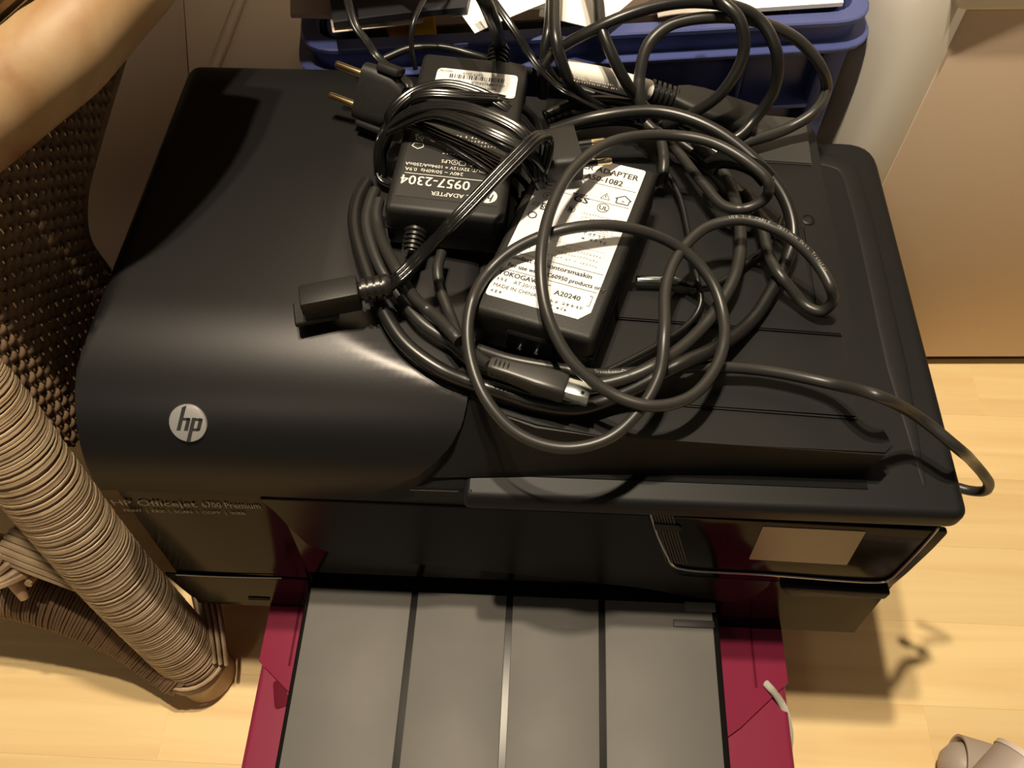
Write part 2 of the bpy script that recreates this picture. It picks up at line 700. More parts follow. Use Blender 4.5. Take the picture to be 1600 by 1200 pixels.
def roll(y):
    u = Y0 - y
    if u <= 0:
        return 0.35
    t = min(u / A_, 1.0)
    return 0.35 - B_ * (1 - math.sqrt(max(0, 1 - t * t)))


def x_right(y):
    tab = [(0.200, -0.092), (0.2015, -0.078), (0.204, -0.066), (0.208, -0.056), (0.214, -0.047), (0.222, -0.041), (0.232, -0.0385), (0.6, -0.0385)]
    if y <= tab[0][0]:
        return tab[0][1]
    for (a, c), (d, e) in zip(tab, tab[1:]):
        if y <= d:
            return c + (e - c) * (y - a) / (d - a)
    return tab[-1][1]


ys = [Y0 - A_ * math.sin(math.pi / 2 * i / 30) for i in range(30, -1, -1)]
ys += [0.286, 0.30, 0.34, 0.38, 0.42, 0.46, 0.474, 0.478, 0.481, 0.482]
XL = -0.2465
b = bmesh.new()
NX = 56
rows_ = []
for yy in ys:
    xr = x_right(yy)
    r_ = []
    for i in range(NX + 1):
        s = i / NX
        x = XL + (xr - XL) * (s ** 1.0)
        if i <= 6:
            x = XL + 0.012 * (1 - math.cos(math.pi / 2 * i / 6))
        else:
            x = XL + 0.012 + (xr - XL - 0.012) * (i - 6) / (NX - 6)
        z = min(roll(yy), top_z(x))
        dx = x - XL
        if dx < 0.012:
            z = min(z, 0.35 - 0.012 + 0.012 * math.sqrt(max(0, 1 - (1 - dx / 0.012) ** 2)) + 0.0)
        if yy > 0.474:
            z -= 0.008 * (1 - math.sqrt(max(0, 1 - ((yy - 0.474) / 0.008) ** 2)))
        r_.append(b.verts.new((x, yy, z)))
    rows_.append(r_)
for r0, r1 in zip(rows_, rows_[1:]):
    for i in range(NX):
        b.faces.new((r0[i], r0[i + 1], r1[i + 1], r1[i]))
border = rows_[0] + [r[-1] for r in rows_[1:]] + rows_[-1][-2::-1] + [r[0] for r in rows_[-2:0:-1]]
low = [b.verts.new((v.co.x, v.co.y, 0.2775)) for v in border]
nb = len(border)
for i in range(nb):
    j = (i + 1) % nb
    b.faces.new((border[i], border[j], low[j], low[i]))
b.faces.new(low)
obj('feeder_cover', b, 'black_cover', pr, angle=24)

# feeder input tray slab
SX0, SX1 = -0.0375, 0.1835


def slab_z(x):
    return 0.3345 - (x - SX0) / (0.221) * 0.0125


front = []
tp = [(-0.0385, 0.236), (-0.022, 0.227), (-0.002, 0.220), (0.03, 0.2170), (0.10, 0.2165), (0.178, 0.2165), (0.1835, 0.222), (0.1765, 0.236), (0.1745, 0.30), (0.1765, 0.46), (0.172, 0.472), (-0.0375, 0.476)]
b = bmesh.new()
vt = [b.verts.new((x, y, slab_z(x))) for x, y in tp]
bp_ = [(-0.095, 0.2050), (-0.06, 0.2060), (-0.02, 0.2085), (0.03, 0.2120), (0.10, 0.2150)] + [(x - (0.004 if x > .17 else 0), y + 0.001) for x, y in tp[5:-1]] + [(-0.095, 0.47)]
vb = [b.verts.new((x, y, 0.2965)) for x, y in bp_]
f1 = b.faces.new(vt)
b.faces.new(vb[::-1])
for i in range(len(tp)):
    j = (i + 1) % len(tp)
    b.faces.new((vb[i], vb[j], vt[j], vt[i]))
bmesh.ops.bevel(b, geom=[e_ for e_ in f1.edges if max(v.co.x for v in e_.verts) > -0.03], offset=0.0012, segments=2, affect='EDGES')
obj('feeder_tray', b, 'black_plastic', pr, angle=30)


def slab_plate(pts, h, name, material, bev=0.0006, z_off=0.0):
    bb = bmesh.new()
    t = [bb.verts.new((x, y, slab_z(x) + h + z_off)) for x, y in pts]
    l = [bb.verts.new((x, y, slab_z(x) - 0.002 + z_off)) for x, y in pts]
    ff = bb.faces.new(t)
    bb.faces.new(l[::-1])
    for i in range(len(pts)):
        j = (i + 1) % len(pts)
        bb.faces.new((l[i], l[j], t[j], t[i]))
    bmesh.ops.bevel(bb, geom=list(ff.edges), offset=bev, segments=2, affect='EDGES')
    return obj(name, bb, material, pr, angle=30)


slab_plate([(-0.037, 0.244), (0.02, 0.238), (0.166, 0.236), (0.170, 0.47), (-0.037, 0.474)], 0.0022, 'tray_platform', 'black_plastic', 0.0012)
slab_plate([(0.04, 0.290), (0.1655, 0.2885), (0.1685, 0.412), (0.04, 0.414)], 0.0042, 'folding_flap', 'black_plastic', 0.0008)
slab_plate([(0.11, 0.424), (0.168, 0.424), (0.170, 0.468), (0.11, 0.470)], 0.0036, 'rear_pad', 'grey_pad', 0.0008)
slab_plate([(0.152, 0.300), (0.159, 0.300), (0.162, 0.368), (0.153, 0.368)], 0.0058, 'paper_guide', 'black_plastic', 0.0012)
obj('guide_peg', lathe([(0, 0.004), (0.0018, 0.0042), (0.0024, 0.003), (0.0018, 0.0026), (0.0018, 0.0001)], (0.158, 0.374, slab_z(.158) + 0.003), (0, 0, 1), 20), 'black_plastic', pr)

obj('front_ledge', prism([Vector((-0.1525, y_, z_)) for y_, z_ in [(0.2035, 0.268), (0.26, 0.268), (0.26, 0.2945), (0.207, 0.2945), (0.2035, 0.291)]], (0.1125, 0, 0), r=0.0008), 'black_plastic', pr)

# control panel
pp = [fr(*p) for p in [(1012, 797), (1482, 822), (1456, 850), (1416, 888), (1390, 910), (1376, 912), (1068, 893), (1048, 885), (1030, 850)]]
cp = obj('control_panel', prism(rounded(pp, 0.004, 4), (0, -0.0035, 0), r=0.001), 'black_gloss', pr)
obj('panel_trim', tube([fr(p[0], p[1], 0.0040) for p in [(1016, 802), (1028, 838), (1042, 868), (1052, 884), (1072, 890), (1200, 898), (1380, 909), (1390, 905), (1412, 885), (1452, 842), (1466, 825)]], 0.0008, n=6), 'chrome_line', cp)
sc = prism([fr(p[0], p[1], 0.0036) for p in [(1192, 822), (1353, 830), (1323, 882), (1170, 873)]], (0, -0.0004, 0))
obj('screen', sc, 'screen', cp, smooth=False)
b = bmesh.new()
for k in range(8):
    x0 = 1017 + k * 4.6
    sweep([fr(x0 + t * 26, 801 + t * 82 + k * .3, 0.0039) for t in (0, .2)], circ(0.0005, 5), b)
    sweep([fr(x0 + t * 26, 801 + t * 82 + k * .3, 0.0039) for t in (.33, .95)], circ(0.0005, 5), b)
g = obj('speaker_lines', b, 'grey_pad', cp)
obj('slide_button', prism(rounded([fr(p[0], p[1], 0.0038) for p in [(1021, 816), (1060, 819), (1066, 824), (1060, 828), (1024, 826)]], 0.0008, 3), (0, -0.001, 0)), 'black_plastic', cp)
obj('port_cover', prism(rounded([fr(*p) for p in [(1216, 904), (1390, 914), (1380, 923), (1230, 918)]], 0.002, 3), (0, -0.006, 0), r=0.0012), 'black_plastic', pr)

# dark block painting the shade inside the paper opening, and output tray
obj('slot_shade', rbox(-0.150, 0.1165, 0.205, 0.3, 0.158, 0.1685), 'black_hole', pr)
TZ = 0.150
TX = [-0.1535, -0.0812, -0.0168, 0.0450, 0.1205]
b = rbox(-0.1555, 0.1225, -0.03, 0.30, TZ - 0.012, TZ - 0.0012, 0.0012)
tr = obj('output_tray', b, 'black_door', pr)
for x0, x1 in zip(TX, TX[1:]):
    b = rbox(x0 + (0.0021 if x0 > -.15 else 0.001), x1 - 0.0021, -0.028, 0.1925, TZ - 0.003, TZ, 0.0007)
    obj('slat', b, 'grey_slat', tr)
obj('tray_catch', rbox(0.092, 0.119, 0.176, 0.181, TZ - 0.001, TZ + 0.0012, 0.0005), 'grey_pad', tr)
obj('tray_catch', rbox(0.100, 0.1205, 0.187, 0.193, TZ - 0.001, TZ + 0.002, 0.0005), 'grey_slat', tr)
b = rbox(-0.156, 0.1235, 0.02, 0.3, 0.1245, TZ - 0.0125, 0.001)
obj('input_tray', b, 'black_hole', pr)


# badge on the rolled front
def hump_pt(px, py):
    r = ray(px, py)
    lo, hi = 0.2, 0.7
    for _ in range(50):
        md = (lo + hi) / 2
        p = CAM + r * (md * 0.001 * F_PX / 1341 / 1.0) if False else CAM + r.normalized() * md
        if p.z > min(roll(p.y), top_z(p.x)) and p.y > Y0 - A_:
            lo = md
        else:
            hi = md
    return CAM + r.normalized() * lo


bc = hump_pt(294.5, 661)
tt = min((Y0 - bc.y) / A_, .98)
sl = B_ / A_ * tt / math.sqrt(1 - tt * tt)
bn = Vector((0, -sl, 1)).normalized()
bux = Vector((1, 0, 0))
buy = bn.cross(bux)
BR = 0.0103
bd = obj('badge', lathe([(-0.003, BR), (0.0005, BR), (0.0011, BR * .96), (0.0013, BR * .7), (0.0013, 0.00005)], bc, bn, 40), 'silver', pr)
b = bmesh.new()
lo_ = bc + bn * 0.00145
q = BR / 29.5


def slant(x, y):
    return (x * q + y * q * 0.30, y * q)


def bar(pts):
    b.faces.new([b.verts.new(lo_ + bux * slant(*p)[0] + buy * slant(*p)[1]) for p in pts])


bar([(-14.2, -11), (-8.4, -11), (-8.4, 28.4), (-14.2, 25.6)])          # h stem up to the rim
bar([(-8.8, 5), (2.0, 5), (2.0, 9.2), (-8.8, 9.2)])
bar([(-2.8, -11), (3.0, -11), (3.0, 8), (-2.8, 9.8)])
bar([(5.0, -29.0), (10.8, -26.6), (10.8, 9.8), (5.0, 9.8)])              # p stem down to the rim
bar([(9.8, 5), (20.5, 5), (20.5, 9.2), (9.8, 9.2)])
bar([(9.8, -11), (20.5, -11), (20.5, -6.8), (9.8, -6.8)])
bar([(15.8, -11), (21.6, -9.5), (21.6, 8), (15.8, 9.8)])
flat('badge_letters', b, 'ink', bd)

# model lettering
b = bmesh.new()
o1, o2 = fr(176, 789, 0.0008), fr(408, 795, 0.0008)
ux = (o2 - o1).normalized()
uy = Vector((0, FR_K, 1)).normalized()
fit_text(b, 'HP Officejet', o1, ux, uy, 0.0088, (o2 - o1).length * 0.575)
fit_text(b, '6700 Premium', o1 + ux * ((o2 - o1).length * 0.61), ux, uy, 0.0088, (o2 - o1).length * 0.39)
fit_text(b, 'PRINT  |  FAX  |  SCAN  |  COPY  |  WEB', o1 + ux * 0.004 - uy * 0.0078, ux, uy, 0.0044, (o2 - o1).length * 0.83)
flat('model_lettering', b, 'print_dim', pr)

# ================================================================== MAGENTA BOX FILE
bf = thing('box_file', 'magenta plastic document box with elastic cord lying under the printer', 'box file', (0, 0.2, 0))
bl, br_ = on(388, 1190, 0.1), on(1226, 1190, 0.1)
tl_, tr_ = on(425, 945, 0.1), on(1210, 985, 0.1)
X0, X1 = -0.1905, 0.1745
b = prism(rounded([Vector(p) for p in [(X0, -0.02, 0.001), (X1, -0.02, 0.001), (X1, 0.31, 0.001), (X0, 0.31, 0.001)]], 0.006, 3), (0, 0, 0.1035), r=0.0035, seg=3)
obj('box_body', b, 'magenta', bf)
# folded front flap with slanting corners
fp = [(X0 - 0.0012, 0.31), (X0 - 0.0012, 0.1525), (X0 + 0.028, 0.1290), (X0 + 0.075, 0.095), (X1 - 0.075, 0.095), (X1 - 0.034, 0.1235), (X1 + 0.0012, 0.1545), (X1 + 0.0012, 0.31)]
b = prism([Vector((x, y, 0.1043)) for x, y in fp], (0, 0, 0.0027), r=0.0009)
obj('flap', b, 'magenta', bf)
for xx in (X0 + 0.020, X1 - 0.022):
    obj('flap_crease', rbox(xx, xx + 0.0018, 0.15, 0.2, 0.1068, 0.10715), 'magenta_edge', bf, smooth=False)
obj('flap_tab', prism(rounded([Vector(p) for p in [(X0 + 0.011, 0.140, 0.1044), (X0 + 0.018, 0.141, 0.1044), (X0 + 0.026, 0.125, 0.1044), (X0 + 0.016, 0.121, 0.1044)]], 0.003, 3), (0, 0, 0.001), r=0.0003), 'magenta_edge', bf)
el = [on(1197, 1068, 0.109), on(1208, 1080, 0.110), on(1220, 1097, 0.107), on(1229, 1120, 0.098), on(1234, 1150, 0.088), on(1231, 1180, 0.078), on(1228, 1215, 0.07)]
pth = smooth_path(el, 10)
b = sweep(pth, circ(0.0021, 10))
ec = obj('elastic_cord', b, 'elastic', bf)
b = bmesh.new()
tot = 0.0
for i in range(len(pth) - 1):
    d = pth[i + 1] - pth[i]
    for k in range(2):
        c = pth[i] + d * (k / 2)
        lathe([(-0.00042, 0.0019), (0, 0.0026), (0.00042, 0.0019)], c, d + Vector((0, 0, .0003)), 10, b)
obj('braid', b, 'braid', ec)

# ================================================================== RATTAN CHAIR
ch = thing('rattan_chair', 'rattan armchair with woven side and cord-wrapped leg beside the printer', 'chair', (-0.263, 0.161, 0))
arm_px = [(-330, 400, .54), (-180, 297, .52), (-60, 208, .505), (20, 140, .50), (98, 75, .50), (165, 0, .51), (228, -80, .53), (270, -180, .56)]
arm = [CAM + ray(x, y).normalized() * (d - 0.025) for x, y, d in arm_px]
pth = smooth_path(arm, 12)
rr = random.Random(3)
scl = [1.0 + 0.012 * math.sin(i * .21) + 0.02 * math.exp(-((i - 47) / 4) ** 2) for i in range(len(pth))]
ap = obj('arm', sweep(pth, circ(0.0222, 32), scale=scl), 'rattan', ch, angle=60)
legp = [Vector((-0.264, 0.166, 0.0)), Vector((-0.269, 0.173, 0.05)), Vector((-0.285, 0.193, 0.17)), Vector((-0.300, 0.221, 0.30)), Vector((-0.318, 0.250, 0.40)), Vector((-0.345, 0.28, 0.47))]
lpath = smooth_path(legp, 30)
lg = obj('leg', sweep(lpath, circ(0.0222, 24)), 'pole_core', ch)


def coil(path, r, wire, pitch, start, stop, seed=1, n=26, wild=0.35):
    """a cord wound round a pole"""
    rn = random.Random(seed)
    cum = [0]
    for a, c in zip(path, path[1:]):
        cum.append(cum[-1] + (c - a).length)
    L = cum[-1]

    def at_len(s):
        s = max(0, min(L - 1e-6, s))
        for i in range(len(path) - 1):
            if cum[i + 1] >= s:
                t = (s - cum[i]) / (cum[i + 1] - cum[i])
                return path[i].lerp(path[i + 1], t), (path[i + 1] - path[i]).normalized()
    s = start
    out = []
    side = None
    k = 0
    jit = 0
    tilt = 0
    while s < stop:
        p, t = at_len(s)
        if side is None:
            side = t.orthogonal().normalized()
        side = (side - t * side.dot(t)).normalized()
        w = t.cross(side)
        if k % n == 0:
            jit = rn.uniform(0, 0.0004)
            tilt = rn.uniform(-wild, wild) * pitch * 2
        a = 2 * math.pi * (k % n) / n
        out.append(p + (side * math.cos(a) + w * math.sin(a)) * (r + jit) + t * (tilt * math.sin(a)))
        s += pitch / n
        k += 1
    return out


cp_ = coil(lpath, 0.0226, 0.0012, 0.0018, 0.034, 0.53, wild=.4)
obj('cord_wrapping', sweep(cp_, circ(0.00112, 6)), 'cord_wrap', ch)
# bottom binding strands
for k in range(5):
    cc = lpath[16] + Vector((0, 0, 0.0028 * k))
    ring = [cc + Vector((math.cos(a) * 0.0245, math.sin(a) * 0.0245, 0.006 * math.sin(a + 2 + .3 * k))) for a in [i * 2 * math.pi / 28 for i in range(29)]]
    obj('binding_strand', sweep(ring, circ(0.0015, 6)), 'cord_wrap', ch)
# wrapped brace running to the left and back brace
brp = smooth_path([on(296, 1052, 0.03), on(200, 985, 0.06), on(110, 945, 0.085), on(0, 915, 0.10), on(-140, 890, 0.11)], 14)
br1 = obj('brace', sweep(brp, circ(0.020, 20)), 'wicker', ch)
obj('brace_wrapping', sweep(coil(brp, 0.0205, 0.001, 0.0022, 0.005, 0.30, 5, wild=.1), circ(0.0012, 5)), 'wicker', br1)
b2p = smooth_path([Vector((-0.255, 0.175, 0.03)), on(330, 985, 0.05), on(320, 930, 0.06), on(300, 860, .07)], 14)
br2 = obj('brace', sweep(b2p, circ(0.010, 14)), 'wicker', ch)
for k in range(5):
    off = Vector(((k - 2) * 0.004, 0, 0.010 - abs(k - 2) * .002))
    obj('binding_strand', tube([p + off for p in (Vector((-0.245, 0.165, 0.035)), on(336, 1000, 0.05), on(328, 950, 0.06), on(312, 890, .07))], 0.0016, n=6), 'cord_wrap', ch)
# stretcher stub with curled end
stp = smooth_path([Vector((-0.276, 0.188, 0.148)), on(70, 868, 0.150), on(25, 850, 0.152)], 10)
st = obj('stretcher', sweep(stp, circ(0.0135, 16)), 'pole_core', ch)
sdir = (stp[-1] - stp[0]).normalized()
for k in range(9):
    a = 2.6 * k / 8 - 1.3
    w = Vector((0, 0, 1)).cross(sdir).normalized()
    off = (w * -math.sin(a) + Vector((0, 0, math.cos(a)))) * 0.0142
    obj('binding_strand', sweep(smooth_path([p + off for p in stp[4:]], 1), circ(0.0024, 7)), 'cord_wrap', ch)
kn = on(-5, 868, 0.15)
kpath = smooth_path([kn + Vector((-0.05, 0.01, 0.01)), kn + Vector((-0.02, 0.004, 0.006)), kn + Vector((0.004, -0.002, 0.0)), kn + Vector((0.012, -0.014, -0.012)), kn + Vector((0.016, -0.022, -0.024))], 10)
kb = obj('stretcher', sweep(kpath, circ(0.011, 14), scale=[1.15 - .9 * i / len(kpath) for i in range(len(kpath))]), 'pole_core', ch)
obj('cord_wrapping', sweep(coil(kpath, 0.0115, 0.002, 0.0058, 0.002, 0.078, 9, n=18), circ(0.0029, 7)), 'cord_wrap', ch)
obj('binding_strand', tube([on(-60, 895, .14), on(0, 893, .14), on(45, 896, .14), on(64, 884, .145), on(60, 874, .15)], 0.0018, n=7), 'cord_wrap', ch)
obj('binding_strand', tube([on(75, 890, .15), on(110, 898, .155), on(150, 900, .16)], 0.0022, n=7), 'cord_wrap', ch)
# woven side panel: stakes and weavers
PX_ = -0.287
outl = [on_x(*p, PX_) for p in [(-150, 380), (0, 225), (185, 95), (150, 215), (127, 310), (132, 372), (165, 425), (178, 520), (165, 640), (110, 700), (-80, 560)]]
poly = [(p.y, p.z) for p in outl]


def inside(y, z):
    c = False
    for (a, d), (e, f) in zip(poly, poly[1:] + poly[:1]):
        if (d > z) != (f > z) and y < (e - a) * (z - d) / (f - d) + a:
            c = not c
    return c


ymin, ymax = min(p[0] for p in poly), max(p[0] for p in poly)
zmin, zmax = min(p[1] for p in poly), max(p[1] for p in poly)
sp = 0.0062

b = bmesh.new()
zr = zmin
k = 0
while zr < zmax:
    run = []
    yv = ymin
    while yv <= ymax + 1e-6:
        if inside(yv, zr):
            ph = (yv - ymin) / sp * math.pi + (math.pi if k % 2 else 0)
            run.append(Vector((PX_ + 0.0017 * math.sin(ph), yv, zr + 0.0010 * math.cos(ph * .5 + k))))
        else:
            if len(run) > 3:
                sweep(run, [(0.0016 * math.cos(a), 0.0030 * math.sin(a)) for a in [i * math.pi / 4 for i in range(8)]], b, upright=True)
            run = []
        yv += sp / 5
    if len(run) > 3:
        sweep(run, [(0.0016 * math.cos(a), 0.0030 * math.sin(a)) for a in [i * math.pi / 4 for i in range(8)]], b, upright=True)
    zr += 0.0052
    k += 1
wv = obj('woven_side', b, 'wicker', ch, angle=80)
wv['kind'] = 'stuff'
b = bmesh.new()
yv = ymin + sp
while yv < ymax:
    zs_ = [zmin + i * (zmax - zmin) / 60 for i in range(61)]
    run = [Vector((PX_, yv, z)) for z in zs_ if inside(yv, z)]
    if len(run) > 3:
        sweep(run, circ(0.0019, 6), b)
    yv += sp
wk = obj('stakes', b, 'wicker', ch, angle=80)
wk['kind'] = 'stuff'
edge = [on_x(*p, PX_ - 0.002) for p in [(190, 90), (152, 215), (129, 310), (133, 372), (167, 425)]]
obj('side_edge', tube(edge, 0.0035, n=8), 'wicker', ch)
# woven seat strands seen past the arm
for i in range(6):
    p0 = CAM + ray(-165 + i * 30, 95 - i * 14).normalized() * (0.478 + 0.002 * (i % 3))
    p1 = CAM + ray(-75 + i * 30, 10 - i * 14).normalized() * (0.466 + 0.004 * (i % 2))
    p2 = CAM + ray(10 + i * 30, -90 - i * 14).normalized() * 0.475
    obj('seat_strand', tube([p0, p1, p2], 0.0046, n=8), 'rattan', ch)
# unseen seat, outline shaped to shade printer and crate, with leaning back
so = [(-0.43, 0.17), (-0.315, 0.27), (-0.238, 0.36), (-0.205, 0.42), (-0.188, 0.480), (-0.14, 0.483), (-0.075, 0.490), (-0.05, 0.53), (-0.05, 0.90), (-0.50, 0.98), (-0.92, 0.90), (-0.95, 0.40)]
obj('shade_seat', prism(rounded([Vector((x, y, 0.485)) for x, y in so], 0.012, 4), (0, 0, 0.04), r=0.008), 'wicker', ch)
bk = smooth_path([Vector(p) for p in [(-0.10, 0.64, 0), (-0.16, 0.80, 0), (-0.30, 0.92, 0), (-0.50, 0.96, 0), (-0.72, 0.93, 0), (-0.90, 0.84, 0)]], 8)
zz = 0.535
while zz < 0.95:
    obj('back_weaver', sweep([p + Vector((0, 0, zz)) for p in bk], [(0.006 * math.cos(a), 0.012 * math.sin(a)) for a in [i * math.pi / 4 for i in range(8)]], upright=True), 'wicker', ch)
    zz += 0.0225
obj('back_rail', sweep([p + Vector((0, 0, 0.96)) for p in bk], circ(0.02, 14)), 'rattan', ch)
for (x, y) in ((-0.88, 0.42), (-0.88, 0.84), (-0.46, 0.92)):
    obj('leg', sweep([Vector((x, y, 0)), Vector((x, y, 0.2)), Vector((x, y, 0.488))], circ(0.0222, 20)), 'pole_core', ch)

# ================================================================== CREAM BIN behind chair
bn_ = thing('storage_box', 'cream plastic storage box standing in shadow between chair and printer', 'box', (-0.36, 0.65, 0))
ob = rounded([Vector(p) for p in [(-0.43, 0.40, 0.0), (-0.258, 0.40, 0.0), (-0.258, 0.50, 0.0), (-0.225, 0.60, 0.0), (-0.225, 0.95, 0.0), (-0.43, 0.95, 0.0)]], [0.05, 0.005, .02, .02, .02, .02], 6)
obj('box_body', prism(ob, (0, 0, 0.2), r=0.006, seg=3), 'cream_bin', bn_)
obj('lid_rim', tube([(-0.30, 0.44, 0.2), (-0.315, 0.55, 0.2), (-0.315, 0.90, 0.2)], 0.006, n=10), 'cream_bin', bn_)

# ================================================================== BLUE CRATE
RZ = 0.353
cl = on(462, 92, RZ) + Vector((0, 0.007, 0))
crr = on(1378, 40, RZ) + Vector((0, 0.007, 0))
ang = math.atan2(crr.y - cl.y, crr.x - cl.x)
CW, CD = (crr - cl).length, 0.30
ct = thing('plastic_crate', 'blue plastic crate full of papers behind the printer', 'crate', (cl.x, cl.y, 0))
M = Matrix.Translation((cl.x, cl.y, 0)) @ Matrix.Rotation(ang, 4, 'Z')


def crate_ring(x0, x1, y0, y1, z, r):
    return [M @ p for p in rounded([Vector((x0, y0, z)), Vector((x1, y0, z)), Vector((x1, y1, z)), Vector((x0, y1, z))], r, 6)]


def shell(loops, bm):
    rg = [[bm.verts.new(p) for p in lp_] for lp_ in loops]
    for a, c in zip(rg, rg[1:]):
        n_ = len(a)
        for i in range(n_):
            bm.faces.new((a[i], a[(i + 1) % n_], c[(i + 1) % n_], c[i]))
    return rg


b = bmesh.new()
e = 0.0
i1, i2 = 0.011, 0.014
rg = shell([crate_ring(i2, CW - i2, i2, CD - i2, RZ - 0.012, 0.020),
            crate_ring(i1, CW - i1, i1, CD - i1, RZ, 0.022),
            crate_ring(0.001, CW - 0.001, 0.001, CD - 0.001, RZ, 0.030),
            crate_ring(0, CW, 0, CD, RZ - 0.001, 0.030),
            crate_ring(0, CW, 0, CD, RZ - 0.0035, 0.030),
            crate_ring(0.0045, CW - 0.0045, 0.0045, CD - 0.0045, RZ - 0.004, 0.028),
            crate_ring(0.0045, CW - 0.0045, 0.0045, CD - 0.0045, RZ - 0.018, 0.028),
            crate_ring(-0.0045, CW + 0.0045, -0.0045, CD + 0.0045, RZ - 0.0182, 0.033),
            crate_ring(-0.0050, CW + 0.0050, -0.0050, CD + 0.0050, RZ - 0.0190, 0.033),
            crate_ring(-0.0045, CW + 0.0045, -0.0045, CD + 0.0045, RZ - 0.0215, 0.033),
            crate_ring(0.014, CW - 0.014, 0.014, CD - 0.014, RZ - 0.0225, 0.022)], b)
obj('rim', b, 'crate_blue', ct, angle=30)
b = bmesh.new()
rg = shell([crate_ring(0.014, CW - 0.014, 0.014, CD - 0.014, RZ - 0.004, 0.02),
            crate_ring(0.020, CW - 0.020, 0.020, CD - 0.020, 0.20, 0.02),
            crate_ring(0.034, CW - 0.034, 0.026, CD - 0.03, 0.004, 0.02),
            crate_ring(0.036, CW - 0.036, 0.030, CD - 0.032, 0.002, 0.02),
            crate_ring(0.036, CW - 0.036, 0.030, CD - 0.032, 0.006, 0.02),
            crate_ring(0.023, CW - 0.023, 0.023, CD - 0.023, 0.20, 0.02),
            crate_ring(0.017, CW - 0.017, 0.017, CD - 0.017, RZ - 0.005, 0.02)], b)
b.faces.new(rg[3])
b.faces.new(rg[4])
obj('walls', b, 'crate_blue', ct, angle=30)
# corner posts and a lower ledge on the near wall
for xa in (0.012, CW - 0.030):
    obj('corner_post', rbox(xa, xa + 0.018, 0.004, 0.016, 0.02, RZ - 0.022, 0.002, 2, M), 'crate_blue', ct)
obj('ledge', rbox(0.028, CW - 0.030, 0.0015, 0.022, 0.279, 0.2825, 0.001, 1, M), 'crate_blue', ct)
for xa in (0.11, 0.21, 0.31):
    obj('rib', rbox(xa, xa + 0.003, 0.006, 0.02, 0.22, RZ - 0.022, 0.0006, 1, M), 'crate_blue', ct)


def sheet(name, corners, thick, material, label, cat, group=None, bend=0.0):
    """a slightly bowed sheet from four corners"""
    bb = bmesh.new()
    n_ = 8
    c = [Vector(p) for p in corners]
    for lvl in (0,):
        g_ = []
        for i in range(n_ + 1):
            r_ = []
            for j in range(n_ + 1):
                s, t = i / n_, j / n_
                p = c[0] * (1 - s) * (1 - t) + c[1] * s * (1 - t) + c[2] * s * t + c[3] * (1 - s) * t
                p = p + Vector((0, 0, bend * 4 * s * (1 - s) * (0.4 + .6 * t)))
                r_.append(p)
            g_.append(r_)
    topv = [[bb.verts.new(p + Vector((0, 0, thick))) for p in r_] for r_ in g_]
    botv = [[bb.verts.new(p) for p in r_] for r_ in g_]
    for i in range(n_):
        for j in range(n_):
            bb.faces.new((topv[i][j], topv[i + 1][j], topv[i + 1][j + 1], topv[i][j + 1]))
            bb.faces.new((botv[i][j], botv[i][j + 1], botv[i + 1][j + 1], botv[i + 1][j]))
    loop = lambda V: [V[i][0] for i in range(n_)] + [V[n_][j] for j in range(n_)] + [V[i][n_] for i in range(n_, 0, -1)] + [V[0][j] for j in range(n_, 0, -1)]
    a, d = loop(topv), loop(botv)
    for i in range(len(a)):
        j = (i + 1) % len(a)
        bb.faces.new((a[i], d[i], d[j], a[j]))
    o = obj(name, bb, material)
    tag(o, label, cat, group)
    return o


pile = thing('document_pile', 'brown pile of old documents filling the crate under the loose papers', 'documents', (M @ Vector((CW / 2, CD / 2, 0.01))))
zz = 0.0065
k = 0
while zz < 0.325:
    h_ = random.uniform(0.018, 0.04)
    jx, jy = random.uniform(0, .006), random.uniform(0, .006)
    obj('bundle', rbox(0.042 + jx, CW - 0.048 + jx, 0.042 + jy, CD - 0.046 + jy, zz, min(zz + h_, 0.336), 0.001, 1, M), 'pile_brown', pile, smooth=False)
    zz += h_ + 0.0003


def quad(pts):
    return [on(*p) for p in pts]


sheet('paper_stack', quad([(1072, 26, .3545), (1316, 10, .3545), (1290, -120, .3545), (1080, -120, .3545)]), 0.003, 'paper',
      'white paper stack lying flat at the right end of the crate', 'paper')
sheet('plastic_film', quad([(1028, 28, .3575), (1108, 22, .3585), (1100, -90, .362), (1010, -80, .362)]), 0.0008, 'film',
      'clear plastic sleeve beside the flat white paper stack in crate', 'sleeve', bend=0.004)
sheet('paper_sheet', quad([(742, 53, .3735), (862, 2, .3765), (830, -90, .378), (690, -20, .3765)]), 0.0005, 'paper',
      'white paper sheet whose sharp corner points down over the crate rim', 'paper', bend=0.002)
sheet('paper_sheet', quad([(842, 26, .364), (934, 47, .364), (1004, -12, .366), (860, -90, .366)]), 0.0005, 'paper',
      'white paper sheet poking out beneath the looped black cords', 'paper', bend=0.001)
sheet('paper_sheet', quad([(705, 27, .370), (858, 14, .371), (850, -60, .372), (700, -60, .372)]), 0.0005, 'paper',
      'white paper sheet partly under the dark folder beside the pointed sheet', 'paper', bend=0.001)
sheet('folder', quad([(522, 44, .372), (730, 20, .377), (760, -120, .385), (500, -120, .385)]), 0.004, 'folder_dark',
      'dark folder lying across papers at the shaded end of crate', 'folder', bend=0.002)
sheet('paper_sheet', quad([(520, 52, .3695), (660, 36, .3705), (700, -60, .372), (500, -60, .372)]), 0.0006, 'paper_shade_brown',
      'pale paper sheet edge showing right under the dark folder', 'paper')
sheet('cardboard', quad([(455, 28, .364), (520, 30, .364), (520, -60, .364), (455, -60, .364)]), 0.003, 'paper_shade_brown',
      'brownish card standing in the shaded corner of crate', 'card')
yl = thing('yellow_packet', 'shiny yellow and orange packet tucked in the crate', 'packet', on(660, 45, .34))
yp = on(668, 48, .352)
